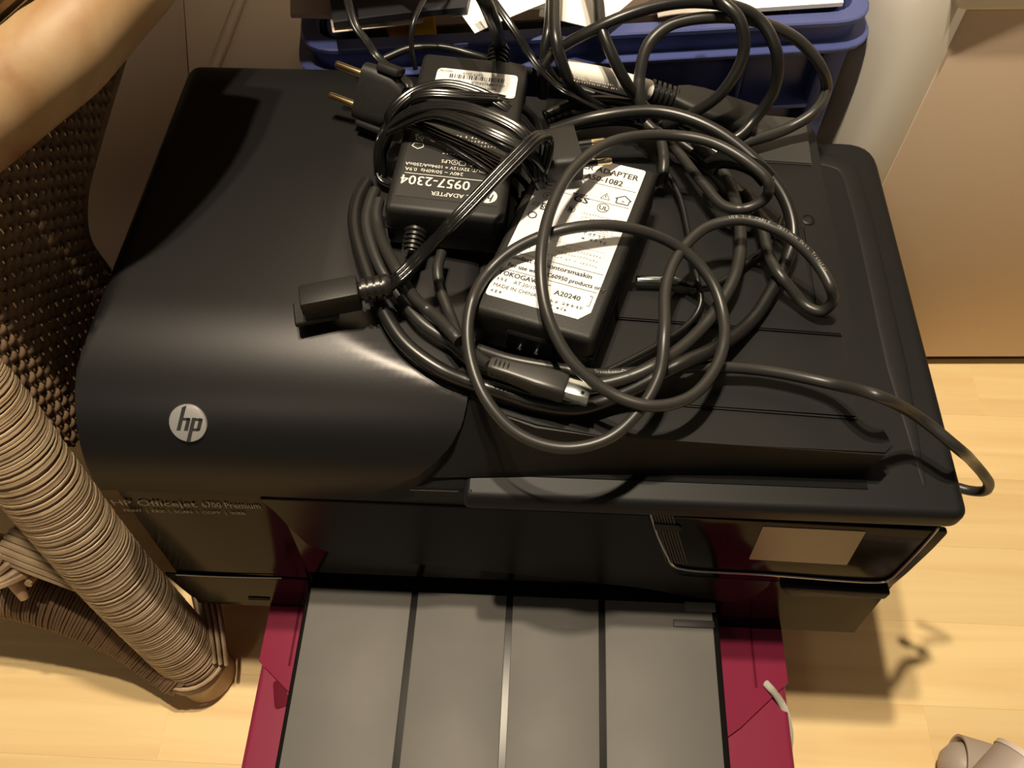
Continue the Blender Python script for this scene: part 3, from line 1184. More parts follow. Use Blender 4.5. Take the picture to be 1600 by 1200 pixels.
obj('packet_body', rbox(-0.011, 0.008, 0.006, 0.036, -0.012, 0.006, 0.003, 3, Matrix.Translation(yp) @ Matrix.Rotation(.35, 4, 'Z')), 'yellow', yl)
yp = on(640, 58, .350)
obj('packet_flap', rbox(-0.012, 0.010, 0.012, 0.034, -0.011, 0.003, 0.003, 3, Matrix.Translation(yp) @ Matrix.Rotation(.35, 4, 'Z')), 'orange', yl)

# ================================================================== BEIGE CABINET
cb = thing('cabinet', 'beige steel drawer cabinet standing on the floor beside the crate', 'cabinet', (0.45, 0.7, 0))
MC = Matrix.Translation((0.2285, 0.4925, 0)) @ Matrix.Rotation(math.radians(2.4), 4, 'Z')
b = prism([MC @ p for p in rounded([Vector((0, 0, 0.012)), Vector((0.42, 0, 0.012)), Vector((0.42, 0.5, 0.012)), Vector((0, 0.5, 0.012))], [0.026, .016, .01, .01], 8)], (0, 0, 0.56), r=0.003)
obj('carcass', b, 'beige_case', cb)
obj('plinth', rbox(0.02, 0.40, 0.006, 0.48, 0.0, 0.0125, 0, 1, MC), 'plinth_shade', cb, smooth=False)  # coloured dark for the shadow gap under the cabinet front
obj('front_panel', rbox(0.0250, 0.412, -0.0012, 0.004, 0.0135, 0.392, 0.002, 2, MC), 'beige_front', cb)
dw = [MC @ p for p in rounded([Vector((0.012, -0.006, 0.394)), Vector((0.412, -0.006, 0.394)), Vector((0.412, -0.006, 0.545)), Vector((0.012, -0.006, 0.545))], [0.012, .006, .006, .006], 6)]
obj('drawer', prism(dw, MC.to_3x3() @ Vector((0, 0.012, 0)), r=0.002), 'beige_case', cb)

# ================================================================== GREY TUBES on the floor
g1 = thing('plastic_tube', 'grey plastic tube with a closed rounded end on the floor', 'tube', on(1530, 1200, 0))
c0, c1 = on(1493, 1195, 0.022), on(1580, 1220, 0.022)
ax = (c1 - c0).normalized()
obj('tube_wall', lathe([(0.004, 0.0185), (0.0, 0.0205), (0.0, 0.0222), (0.034, 0.0215), (0.034, 0.019), (0.008, 0.018)], c0, ax, 32, cap=False), 'tube_grey', g1)
obj('end_cap', lathe([(-0.012, 0.0001), (-0.010, 0.008), (-0.004, 0.015), (0.003, 0.0175), (0.012, 0.0178)], c0, ax, 28), 'tube_grey', g1)
g2 = thing('plastic_tube', 'open grey plastic tube with pale rim on the floor', 'tube', on(1600, 1230, 0))
c0, c1 = on(1606, 1194, 0.085), on(1512, 1300, 0.072)
ax = (c1 - c0).normalized()
obj('tube_wall', lathe([(0.09, 0.019), (0.09, 0.0216), (0.003, 0.0216), (0.003, 0.019)], c0, ax, 32, cap=False), 'tube_grey', g2)
obj('pale_rim', lathe([(0.0, 0.0185), (0.0, 0.0222), (0.0035, 0.0224), (0.0035, 0.0185), (0, 0.0185)], c0, ax, 32, cap=False), 'tube_rim', g2)

# ================================================================== POWER ADAPTER WITH BLACK LABEL (wrapped cord)
ha = thing('power_adapter', 'black power adapter with its flat cord wound round it, barcode sticker', 'adapter', (-0.053, 0.40, 0.345))
HM = Matrix.Translation((-0.0530, 0.3925, 0.357)) @ Matrix.Rotation(math.radians(-3.5), 4, 'Z') @ Matrix.Rotation(math.radians(3), 4, 'Y') @ Matrix.Translation((0, 0, -0.357))
HZ0, HZ1 = 0.3462, 0.3762
b = rbox(-0.033, 0.033, -0.068, 0.066, HZ0, HZ1, 0.004, 3, HM)
obj('case', b, 'case_black', ha)
obj('case_seam', rbox(-0.0332, 0.0332, -0.0682, 0.0662, HZ0 + 0.014, HZ0 + 0.0147, 0, 1, HM), 'black_hole', ha, smooth=False)


def frame(Mx, x, y, z, flip):
    o = Mx @ Vector((x, y, z))
    ux_ = (Mx.to_3x3() @ Vector((1, 0, 0))) * (-1 if flip else 1)
    uy_ = (Mx.to_3x3() @ Vector((0, 1, 0))) * (-1 if flip else 1)
    return o, ux_, uy_


b = rbox(-0.028, 0.028, -0.0585, 0.008, HZ1 - 0.0004, HZ1 + 0.00025, 0, 1, HM)
lb = obj('rating_label', b, 'label_black', ha, smooth=False)
# lettering upside down towards the viewer: origin at the label's far right corner
O, ux, uy = frame(HM, 0.028, -0.0585, HZ1 + 0.0004, True)
b = bmesh.new()
put_text(b, 'AC ADAPTER', O + ux * 0.012 - uy * 0.0058, ux, uy, 0.0042)
put_text(b, '0957-2304', O + ux * 0.0165 - uy * 0.0160 + uy * 0.0, ux, uy, 0.0098, sx=0.92, bold=0.0001)
flat('label_print', b, 'ink_white', lb)
b = bmesh.new()
put_line(b, O, ux, uy, [(0.002, -0.0035 - 0.0165 + 0.003), (0.054, -0.017)], 0.0003)
b.free()
# rebuild with y running away from the near edge (uy points to the viewer)
b = bmesh.new()
W = 0.056
for s, x, yy, sz in (('0957-2304', 0.0205, -0.0165, 0.0104), ):
    pass
put_line(b, O, ux, uy, [(0.002, -0.0178), (0.054, -0.0178)], 0.0004)
put_text(b, '240V ~ 50/60Hz  0.9A', O + ux * 0.0215 - uy * 0.0222, ux, uy, 0.0036)
put_text(b, 'OUTPUT: 32V/12V = 1094mA/250mA', O + ux * 0.004 - uy * 0.0262, ux, uy, 0.0034, sx=.95)
put_text(b, 'LPS', O + ux * 0.0300 - uy * 0.0310, ux, uy, 0.0036)
put_ring(b, O, ux, uy, 0.0277, -0.0298, 0.0020, 0.0003)
put_text(b, 'V', O + ux * 0.0268 - uy * 0.0309, ux, uy, 0.0028)
put_line(b, O, ux, uy, [(0.0215, -0.0312), (0.0250, -0.0312), (0.0250, -0.0280), (0.0215, -0.0280), (0.0215, -0.0312)], 0.0003)
put_line(b, O, ux, uy, [(0.0160, -0.0312), (0.0198, -0.0312), (0.0179, -0.0278), (0.0160, -0.0312)], 0.0003)
put_ring(b, O, ux, uy, 0.0415, -0.0475, 0.0033, 0.0009)
put_text(b, '10', O + ux * 0.0395 - uy * 0.0487, ux, uy, 0.0036)
put_line(b, O, ux, uy, [(0.0475, -0.042), (0.0525, -0.042), (0.0535, -0.0395), (0.0500, -0.0375), (0.0470, -0.0395), (0.0475, -0.042)], 0.0005)
put_line(b, O, ux, uy, [(0.048, -0.0490), (0.0525, -0.0440)], 0.0004)
put_line(b, O, ux, uy, [(0.0525, -0.0490), (0.048, -0.0440)], 0.0004)
put_line(b, O, ux, uy, [(0.0475, -0.0490), (0.0530, -0.0490), (0.0515, -0.0440), (0.049, -0.0440), (0.0475, -0.0490)], 0.0004)
put_rect(b, O, ux, uy, 0.0475, -0.0520, 0.0535, -0.0507)
for k in range(6):
    put_glyphs(b, O, ux, uy, 0.004 + (k % 3) * .004, -0.0370 - k * 0.0030, 0.036, 0.0017, 40 + k)
# round maker's mark
n_ = 24
cx, cy = 0.0060, -0.0066
disc = [b.verts.new(O + ux * (cx + 0.0052 * math.cos(2 * math.pi * i / n_)) + uy * (cy + 0.0052 * math.sin(2 * math.pi * i / n_))) for i in range(n_)]
b.faces.new(disc)
flat('label_print', b, 'ink_white', lb)
b = bmesh.new()
put_text(b, 'hp', O + ux * (cx - 0.0036) + uy * (cy - 0.0014) + Vector((0, 0, 0.0002)), ux, uy, 0.0078, shear=0.25, sx=.85, bold=.0001)
flat('mark_letters', b, 'ink', lb)
# barcode sticker
b = prism([HM @ p for p in rounded([Vector(p) for p in [(-0.0215, 0.030, HZ1 - 0.0002), (0.028, 0.030, HZ1 - 0.0002), (0.028, 0.0515, HZ1 - 0.0002), (-0.0215, 0.0515, HZ1 - 0.0002)]], [0, 0.003, 0.003, 0.004], 3)], (0, 0, 0.0005))
stk = obj('barcode_sticker', b, 'label_white', ha, smooth=False)
O, ux, uy = frame(HM, 0.028, 0.0515, HZ1 + 0.0005, True)
# sticker runs away from O: x to the viewer's left, y to the viewer
b = bmesh.new()
O2 = O - uy * 0.0 + uy * 0.0
rn = random.Random(12)
x = 0.008
while x < 0.041:
    w = rn.choice((0.0003, 0.0005, 0.0008))
    put_rect(b, O2, ux, uy, x, 0.0048, x + w, 0.0085)
    x += w + rn.choice((0.0004, 0.0006, 0.0010))
put_text(b, '0957-2304', O2 + ux * 0.0215 + uy * 0.0025, ux, uy, 0.0028)
put_text(b, 'WD:06', O2 + ux * 0.040 + uy * 0.0018, ux, uy, 0.0026)
put_text(b, 'Rev. B', O2 + ux * 0.034 + uy * 0.0102, ux, uy, 0.0032, bold=.0001)
put_text(b, 'CT:H4092562LA', O2 + ux * 0.007 + uy * 0.0102, ux, uy, 0.0030)
put_text(b, 'HPRT WDM', O2 + ux * 0.012 + uy * 0.0142, ux, uy, 0.0030)
flat('barcode_print', b, 'ink', stk)
# strain reliefs and cords
bo = HM @ Vector((0.012, 0.064, HZ0 + 0.017))
bdir = Vector((0.12, 1, 0.30)).normalized()
prof = [(0, 0.0095), (0.012, 0.0085)]
for k in range(5):
    prof += [(0.013 + k * 0.0032, 0.0072), (0.0142 + k * 0.0032, 0.0072), (0.0144 + k * 0.0032, 0.0058), (0.0158 + k * 0.0032, 0.0058)]
prof += [(0.031, 0.0045)]
obj('cord_boot', lathe(prof, bo - bdir * 0.006, bdir, 20), 'cable_black', ha)
be = bo + bdir * 0.024
lay('mains_cord', ha, 'cable_black', smooth_path([be, on(767, 24, 0.425), on(752, -8, 0.44), on(700, -70, 0.44), on(600, -110, .43)], 12), circ(0.0040, 12), 0.0040)
b2 = HM @ Vector((-0.016, -0.066, HZ0 + 0.012))
prof = [(0, 0.0075), (0.004, 0.0075)]
for k in range(4):
    prof += [(0.005 + k * 0.0028, 0.0062), (0.0065 + k * 0.0028, 0.0062), (0.0066 + k * 0.0028, 0.0048), (0.0077 + k * 0.0028, 0.0048)]
obj('cord_boot', lathe(prof, b2 + Vector((0, 0.002, 0)), Vector((-0.1, -1, -0.25)), 18), 'cable_black', ha)
RS = ribbon_section(0.0074, 0.0030)
RS2 = ribbon_section(0.0066, 0.0026)


def ribbon(pts, sect=RS, name='wound_cord', parent=ha, material='ribbon_black'):
    return lay(name, parent, material, smooth_path([cab(*p) for p in pts], 12), sect, 0.0036, True)


ribbon([(640, 385, .008), (646, 400, .006), (640, 420, .006), (625, 440, .008)])
ribbon([(607, 215, .012), (608, 182, .028), (640, 148, .038), (690, 132, .041), (745, 143, .041), (795, 172, .038), (828, 205, .028), (848, 250, .014)])
ribbon([(600, 230, .012), (612, 196, .028), (650, 172, .038), (705, 166, .042), (770, 182, .040), (818, 210, .030), (840, 245, .016), (846, 285, .008)])
ribbon([(598, 235, .014), (618, 192, .032), (660, 182, .040), (720, 196, .043), (780, 222, .040), (822, 250, .028), (842, 290, .010)])
ribbon([(592, 262, .010), (602, 212, .030), (640, 196, .040), (700, 216, .042), (765, 246, .041), (806, 270, .030), (824, 300, .012), (818, 330, .006)])
ribbon([(594, 275, .008), (597, 228, .026), (622, 196, .040), (668, 206, .041), (730, 240, .041), (780, 274, .038), (806, 300, .024)])
ribbon([(610, 190, .020), (650, 150, .040), (730, 150, .044), (800, 160, .036), (836, 190, .020), (846, 230, .010)])
ribbon([(605, 205, .030), (680, 178, .045), (760, 204, .046), (830, 240, .030), (850, 262, .015)], RS2)
ribbon([(618, 180, .020), (596, 218, .020), (592, 250, .012), (598, 278, .008), (612, 286, .006)], RS2)
ribbon([(800, 300, .026), (812, 320, .014), (812, 345, .006)], RS2)
# output lead crossing over the case to its three-pin connector
dcp = [(846, 268, .006), (853, 240, .020), (853, 214, .036), (838, 216, .046), (800, 252, .050), (750, 304, .052), (700, 356, .050), (656, 402, .036), (628, 430, .028), (608, 446, .024)]
ribbon(dcp, ribbon_section(0.0078, 0.0036), 'output_cord')
k0, k1 = cab(612, 446, .024), cab(560, 456, .021)
kd = (k1 - k0).normalized()
prof = [(0, 0.0050)]
for k in range(4):
    prof += [(0.002 + k * 0.0036, 0.0066), (0.0042 + k * 0.0036, 0.0066), (0.0044 + k * 0.0036, 0.0050), (0.0055 + k * 0.0036, 0.0050)]
prof += [(0.018, 0.0066)]
obj('connector_boot', lathe(prof, k0, kd, 18), 'cable_black', ha)
kz = Vector((0, 0, 1))
ks = kd.cross(kz).normalized()
KM = Matrix((kd, ks, ks.cross(kd))).transposed().to_4x4()
KM.translation = k0
hc = obj('connector', rbox(0.017, 0.047, -0.0068, 0.0068, -0.0075, 0.0065, 0.0012, 2, KM), 'case_black', ha)
for s in (-0.004, 0.0, 0.004):
    obj('contact_slot', rbox(0.0462, 0.0474, s - 0.001, s + 0.001, -0.004, 0.003, 0, 1, KM), 'black_hole', hc, smooth=False)
obj('key_rib', rbox(0.03, 0.053, -0.0075, 0.0075, -0.0105, -0.0070, 0.0008, 1, KM), 'case_black', hc)

# ================================================================== CONTOUR PLUG WITH THIN CORD
ep = thing('power_plug', 'black two-pin mains plug with brass pins resting beside wound adapter', 'plug', cab(590, 150, 0))
e0 = cab(594, 152, .022)
e1 = cab(560, 118, .028)
ed = Vector((-1.0, 0.32, 0.16)).normalized()
es = Vector((-0.2, -0.50, -0.80))
es = (es - ed * es.dot(ed)).normalized()
en = ed.cross(es)
EM = Matrix((ed, es, en)).transposed().to_4x4()
EM.translation = e0
sec = rounded([Vector((0, -0.0175, -0.008)), Vector((0, 0.0175, -0.008)), Vector((0, 0.0175, 0.008)), Vector((0, -0.0175, 0.008))], 0.0075, 5)
sec2 = [Vector((p.x, p.y * .62, p.z * .8)) for p in sec]
b = bmesh.new()
rg = shell([[EM @ (p + Vector((-0.014, 0, 0))) for p in sec2], [EM @ (Vector((-0.006, p.y * .95, p.z))) for p in sec],
            [EM @ (Vector((0.006, p.y, p.z))) for p in sec], [EM @ (Vector((0.013, p.y * .97, p.z * .95))) for p in sec]], b)
b.faces.new(rg[0])
b.faces.new(rg[-1])
pb = obj('plug_body', b, 'case_black', ep, angle=35)
obj('grip_plate', rbox(-0.010, 0.004, -0.0205, -0.0155, -0.006, 0.009, 0.0015, 2, EM), 'case_black', pb)
obj('grip_plate', rbox(-0.010, 0.010, 0.0160, 0.0200, -0.005, 0.007, 0.0015, 2, EM), 'case_black', pb)
for s in (-0.0095, 0.0095):
    pn = obj('pin', lathe([(0, 0.0024), (0.0175, 0.0024), (0.0188, 0.0019), (0.0194, 0.0008), (0.0195, 0.0001)], EM @ Vector((0.0125, s, 0.001)), ed, 16), 'brass', ep)
lay('cord', ep, 'cable_black', smooth_path([EM @ Vector((-0.012, -0.004, 0.002)), EM @ Vector((-0.018, -0.012, 0.004)), cab(588, 88, .034), cab(572, 64, .04), cab(556, 42, .045), cab(545, 8, .05), cab(540, -40, .05)], 12), ribbon_section(0.0050, 0.0026, 2), 0.0026, True)

# ================================================================== POWER ADAPTER WITH WHITE LABEL
ya = thing('power_adapter', 'black power adapter with large white printed label and cord socket', 'adapter', (0.0135, 0.319, 0.336))
YM = Matrix.Translation((0.0145, 0.3175, 0.0)) @ Matrix.Rotation(math.radians(-17.2), 4, 'Z') @ Matrix.Rotation(math.radians(-.5), 4, 'Y')
YZ0, YZ1 = 0.3392, 0.3692
obj('case', rbox(-0.0335, 0.0335, -0.0635, 0.0635, YZ0, YZ1, 0.0035, 3, YM), 'case_black', ya)
obj('case_seam', rbox(-0.0337, 0.0337, -0.0637, 0.0637, YZ0 + 0.0145, YZ0 + 0.0151, 0, 1, YM), 'black_hole', ya, smooth=False)
sk = obj('cord_socket', rbox(-0.013, 0.014, -0.0655, -0.060, YZ0 + 0.004, YZ0 + 0.021, 0.0015, 1, YM), 'black_hole', ya)
for s in (-0.004, 0.005):
    obj('socket_pin', lathe([(0, 0.0011), (0.003, 0.0011), (0.0034, 0.0004)], YM @ Vector((s, -0.0652, YZ0 + 0.013)), YM.to_3x3() @ Vector((0, -1, 0)), 10), 'steel', sk)
LW, LL = 0.0550, 0.1130
lx, ly = -0.0280, -0.0530
lbp = [Vector(p) for p in [(lx, ly, YZ1 - .0002), (lx + LW - 0.005, ly, YZ1 - .0002), (lx + LW, ly + 0.006, YZ1 - .0002), (lx + LW, ly + LL, YZ1 - .0002), (lx, ly + LL, YZ1 - .0002)]]
yl_ = obj('label', prism([YM @ p for p in rounded(lbp, [0.002, 0, 0, 0.002, 0.002], 3)], (0, 0, 0.0006)), 'label_white', ya, smooth=False)
O, ux, uy = frame(YM, lx, ly, YZ1 + 0.0006, False)
b = bmesh.new()
put_text(b, 'PRINTER ADAPTER', O + ux * 0.0045 + uy * 0.1035, ux, uy, 0.0058, sx=.98, bold=.0001)
put_text(b, 'MODEL A50-1082', O + ux * 0.0035 + uy * 0.0965, ux, uy, 0.0058, sx=.95, bold=.00012)
for yy in (0.0945, 0.0815, 0.0315, 0.0190):
    put_line(b, O, ux, uy, [(0.001, yy), (LW - 0.001, yy)], 0.00025)
put_line(b, O, ux, uy, [(0.012, 0.046), (LW - 0.004, 0.046)], 0.00012)
put_text(b, 'C E', O + ux * 0.0032 + uy * 0.0840, ux, uy, 0.0072, bold=.0001)
b2_ = [(0.0365, 0.0842), (0.0415, 0.0842), (0.0390, 0.0888), (0.0365, 0.0842)]
put_line(b, O, ux, uy, b2_, 0.0003)
put_rect(b, O, ux, uy, 0.0387, 0.0855, 0.0392, 0.0875)
put_line(b, O, ux, uy, [(0.0455, 0.0835), (0.0525, 0.0835), (0.0525, 0.0868), (0.0535, 0.0868), (0.0490, 0.0900), (0.0445, 0.0868), (0.0455, 0.0868), (0.0455, 0.0835)], 0.0006)
put_text(b, '+', O + ux * 0.0480 + uy * 0.0842, ux, uy, 0.0036)
put_text(b, 'GS', O + ux * 0.0225 + uy * 0.0775, ux, uy, 0.0062, sx=1.15, bold=.0003)
put_text(b, 'BAUART', O + ux * 0.0210 + uy * 0.0822, ux, uy, 0.0022, bold=.0001)
put_ring(b, O, ux, uy, 0.0400, 0.0775, 0.0034, 0.0004)
put_text(b, 'UL', O + ux * 0.0377 + uy * 0.0760, ux, uy, 0.0042, bold=.0001)
put_ring(b, O, ux, uy, 0.0235, 0.0710, 0.0026, 0.0003)
put_text(b, 'B', O + ux * 0.0222 + uy * 0.0695, ux, uy, 0.0042, bold=.0003)
put_ring(b, O, ux, uy, 0.0080, 0.0765, 0.0024, 0.0003)
put_text(b, '+', O + ux * 0.0067 + uy * 0.0752, ux, uy, 0.0040)
put_line(b, O, ux, uy, [(0.0020, 0.0675), (0.0055, 0.0675), (0.0055, 0.0695), (0.0030, 0.0695), (0.0020, 0.0675)], 0.0003)
put_rect(b, O, ux, uy, 0.0072, 0.0655, 0.0112, 0.0705)
put_ring(b, O, ux, uy, 0.0050, 0.0600, 0.0026, 0.0007)
put_ring(b, O, ux, uy, 0.0250, 0.0565, 0.0031, 0.0005)
put_text(b, 'S', O + ux * 0.0237 + uy * 0.0550, ux, uy, 0.0040, bold=.0002)
put_glyphs(b, O, ux, uy, 0.0330, 0.0555, 0.0480, 0.0022, 3)
put_glyphs(b, O, ux, uy, 0.0355, 0.0520, 0.0520, 0.0022, 4)
put_text(b, 'Endast för kontorsmaskin', O + ux * 0.0045 + uy * 0.0270, ux, uy, 0.0042, sx=1.02, bold=.00012)
put_text(b, 'For use with IEC60950 products only', O + ux * 0.0045 + uy * 0.0212, ux, uy, 0.0039, sx=.90, bold=.00011)
put_text(b, 'YOKOGAWA', O + ux * 0.0018 + uy * 0.0148, ux, uy, 0.0044, sx=.92, bold=.00012)
b.faces.new([b.verts.new(O + ux * (0.0225 + dx) + uy * (0.0160 + dy)) for dx, dy in ((-.0015, 0), (0, .0015), (.0015, 0), (0, -.0015))])
put_glyphs(b, O, ux, uy, 0.0018, 0.0108, 0.0100, 0.0020, 5)
put_text(b, 'AT.20/1082', O + ux * 0.0115 + uy * 0.0108, ux, uy, 0.0032)
put_text(b, 'MADE IN CHINA', O + ux * 0.0018 + uy * 0.0064, ux, uy, 0.0032)
put_glyphs(b, O, ux, uy, 0.0018, 0.0025, 0.0100, 0.0020, 6)
put_line(b, O, ux, uy, [(0.0305, 0.0095), (0.0290, 0.0095), (0.0290, 0.0160), (0.0305, 0.0160)], 0.0003)
put_line(b, O, ux, uy, [(0.0515, 0.0095), (0.0530, 0.0095), (0.0530, 0.0160), (0.0515, 0.0160)], 0.0003)
put_text(b, 'A20240', O + ux * 0.0335 + uy * 0.0112, ux, uy, 0.0044, bold=.0001)
put_glyphs(b, O, ux, uy, 0.0310, 0.0060, 0.0525, 0.0020, 7)
put_glyphs(b, O, ux, uy, 0.0340, 0.0025, 0.0440, 0.0018, 8)
flat('label_print', b, 'ink', yl_)
b = bmesh.new()
for k in range(4):
    put_glyphs(b, O, ux, uy, 0.0310, 0.0600 + k * 0.0033, 0.0520, 0.0014, 20 + k)
put_line(b, O, ux, uy, [(0.0300, 0.0590), (0.0535, 0.0590), (0.0535, 0.0640)], 0.0002)
put_line(b, O, ux, uy, [(0.0300, 0.0590), (0.0300, 0.0640)], 0.0002)
for k in range(3):
    put_glyphs(b, O, ux, uy, 0.0220 + k * .003, 0.0350 + k * 0.0035, 0.0500, 0.0015, 30 + k)
put_glyphs(b, O, ux, uy, 0.0015, 0.0910, 0.0150, 0.0018, 38)
put_glyphs(b, O, ux, uy, 0.0045, 0.0360, 0.0200, 0.0014, 39)
flat('small_print', b, 'ink_grey', yl_)['kind'] = 'stuff'
b = bmesh.new()
put_text(b, 'S', O + ux * 0.0080 + uy * 0.0662 + Vector((0, 0, .0001)), ux, uy, 0.0048)
flat('mark_letter', b, 'label_white', yl_)


# ================================================================== CORDS
def cord(pts, r, parent, material='cable_grey', name='cord', n=10, sub=8):
    return lay(name, parent, material, smooth_path([cab(*p) for p in pts], 14), circ(r, n), r)


# thin DC lead with silver barrel plug belongs to the white-label adapter
obj('barrel_plug', lathe([(0, 0.0024), (0.0005, 0.0027), (0.0135, 0.0027), (0.0138, 0.0032), (0.022, 0.0030), (0.025, 0.0018)], cab(994, 438, .0075), cab(1040, 439, .0075) - cab(994, 438, .0075), 16), 'steel', ya)
cord([(1060, 441, .0075), (1090, 446, .006), (1125, 440, .006), (1174, 404, .008), (1207, 376, .008), (1222, 340, .008)], 0.0016, ya, 'cable_black', 'output_cord')
cord([(1030, 255, .012), (1038, 263, .012), (1061, 305, .010), (1074, 357, .009), (1080, 395, .011), (1089, 434, .013), (1095, 472, .009), (1081, 500, .006), (1037, 533, .006), (960, 574, .006), (900, 600, .005)], 0.0017, ya, 'cable_black', 'output_cord')

# grey USB cable
uc = thing('usb_cable', 'grey looped cable with square metal connector lying over white-label adapter', 'cable', cab(890, 600, 0))
loopA = [(745, 545, .008), (797, 562, .010), (880, 577, .011), (935, 585, .010), (1017, 580, .012), (1100, 573, .012), (1200, 580, .010), (1300, 600, .014),
         (1370, 618, .030), (1440, 655, .034), (1496, 700, .026)]
tail = [cab(*p) for p in loopA] + [on(1520, 722, .283), on(1537, 742, .268), on(1545, 757, .255), on(1538, 767, .245), on(1518, 767, .238), on(1480, 757, .234)]
pthA = smooth_path(tail, 14)
usbA = lay('cord', uc, 'cable_grey', pthA, circ(0.0031, 12), 0.0031)
loopB = [(1165, 299, .012), (1172, 312, .014), (1188, 346, .014), (1207, 412, .012), (1235, 450, .010), (1262, 480, .008), (1284, 486, .010), (1301, 470, .016), (1294, 440, .024), (1262, 395, .032), (1215, 360, .036), (1160, 344, .036),
         (1105, 355, .034), (1060, 398, .034), (1040, 450, .036), (1038, 520, .038), (1030, 585, .030), (1000, 640, .022), (950, 685, .015), (880, 700, .012), (810, 678, .014), (760, 625, .020), (735, 560, .026),
         (732, 500, .032), (752, 440, .034), (800, 392, .042), (880, 359, .050), (970, 354, .048), (1060, 386, .036), (1112, 440, .026), (1132, 510, .020), (1118, 575, .022), (1075, 622, .024), (1015, 634, .026), (950, 612, .028), (890, 560, .036),
         (855, 490, .046), (845, 415, .054), (858, 335, .058), (895, 265, .058), (955, 222, .054), (1030, 211, .048), (1110, 222, .040), (1170, 255, .030), (1200, 285, .020), (1197, 308, .010), (1165, 326, .006), (1132, 322, .006), (1100, 289, .010), (1048, 224, .016), (1010, 190, .012)]
pthB = smooth_path([cab(*p) for p in loopB], 10)
usbB = lay('cord', uc, 'cable_grey', pthB, circ(0.0031, 12), 0.0031)


def text_on_path(s, path, i0, size, r, parent, material):
    bb = bmesh.new()
    cum = [0]
    for a, c in zip(path, path[1:]):
        cum.append(cum[-1] + (c - a).length)
    s0 = cum[i0]
    for chh in s:
        if chh != ' ':
            i = max(j for j in range(len(cum) - 1) if cum[j] <= s0)
            t = (s0 - cum[i]) / max(cum[i + 1] - cum[i], 1e-9)
            p = path[i].lerp(path[i + 1], t)
            d = (path[i + 1] - path[i]).normalized()
            view = (CAM - p).normalized()
            view = (Vector((0, -0.15, 1)) - d * Vector((0, -0.15, 1)).dot(d)).normalized()
            v = view.cross(d)
            put_text(bb, chh, p + view * (r + 0.00025) - v * (size * .33), d, v, size)
        s0 += size * 0.68
    return flat('cable_print', bb, material, parent)


# its connector
u0, u1 = cab(765, 571, .022), cab(884, 607, .021)
ud = (u1 - u0).normalized()
us = ud.cross(Vector((0, 0, 1))).normalized()
UM = Matrix((ud, us, us.cross(ud))).transposed().to_4x4()
UM.translation = u0
LU = (u1 - u0).length
sec = rounded([Vector((0, -1, -1)), Vector((0, 1, -1)), Vector((0, 1, 1)), Vector((0, -1, 1))], 0.5, 4)
st_ = [(0, .0038, .0038), (.003, .0046, .0045), (.010, .0048, .0046), (.018, .0056, .0050), (LU * .62, .0066, .0056), (LU - .001, .0068, .0058), (LU, .0064, .0054)]
b = bmesh.new()
rg = shell([[UM @ Vector((x, p.y * w, p.z * h)) for p in sec] for x, w, h in st_], b)
b.faces.new(rg[0])
b.faces.new(rg[-1])
ug = obj('connector_grip', b, 'cable_grey', uc)
for k in range(4):
    obj('grip_rib', lathe([(-.0005, .0046), (0, .0052), (.0005, .0046)], UM @ Vector((0.003 + k * .0022, 0, 0)), ud, 16), 'cable_grey', ug)
obj('metal_shell', rbox(LU - .001, LU + .0125, -0.0046, 0.0046, -0.0042, 0.0042, 0.0008, 2, UM), 'steel', uc)
obj('latch_hole', rbox(LU + .0080, LU + .0095, 0.0012, 0.0030, 0.0040, 0.00445, 0, 1, UM), 'black_hole', uc)
cord([(765, 571, .022), (748, 558, .018), (722, 536, .010), (704, 494, .010), (688, 450, .010), (684, 420, .012), (690, 395, .012)], 0.0031, uc)

# mains lead with ribbed socket, white paper tag and second plug
mc = thing('mains_lead', 'black mains lead with ribbed appliance socket and white paper tag', 'cable', cab(1100, 170, 0))
m0, m1 = cab(1012, 141, .024), cab(1178, 196, .012)
md_ = (m1 - m0).normalized()
ms = md_.cross(Vector((0, 0, 1))).normalized()
MM = Matrix((md_, ms, ms.cross(md_))).transposed().to_4x4()
MM.translation = m0
LM = (m1 - m0).length
prof = [(0, 0.0040)]
for k in range(5):
    prof += [(0.001 + k * 0.0034, 0.0078), (0.0030 + k * 0.0034, 0.0078), (0.0031 + k * 0.0034, 0.0052), (0.0043 + k * 0.0034, 0.0052)]
prof += [(0.019, 0.0075)]
obj('cord_boot', lathe(prof, m0, md_, 20), 'cable_black', mc)
b = bmesh.new()
st_ = [(0.0175, .0075, .0065), (0.024, .0105, .0075), (0.034, .0125, .0080), (LM - .001, .0128, .0080), (LM, .0122, .0075)]
rg = shell([[MM @ Vector((x, p.y * w, p.z * h)) for p in sec] for x, w, h in st_], b)
b.faces.new(rg[0])
b.faces.new(rg[-1])
obj('appliance_socket', b, 'case_black', mc)
tg = tube([cab(884, 110, .042), cab(950, 124, .038), cab(1012, 141, .026)], 0.0066, n=14)
obj('paper_tag', tg, 'paper_tag', mc)
b = bmesh.new()
p0, p1 = cab(896, 120, .0485), cab(985, 138, .0400)
ux = (p1 - p0).normalized()
uy = Vector((0, 0, 1)).cross(ux).normalized()
uy = (uy + Vector((0, 0, .25))).normalized()
for k in range(2):
    put_glyphs(b, p0 - uy * (0.001 + .0022 * k), ux, uy, 0.0, 0, 0.03, 0.0014, 60 + k)
flat('tag_print', b, 'paper_shade_brown', mc)
K = 'cable_black'
cord([(848, 150, .020), (852, 97, .045), (937, 42, .070), (1035, 8, .080), (1116, 5, .080), (1181, 26, .075), (1213, 80, .062), (1210, 140, .040), (1180, 185, .022), (1150, 215, .014), (1100, 225, .008)], 0.0036, mc, K)
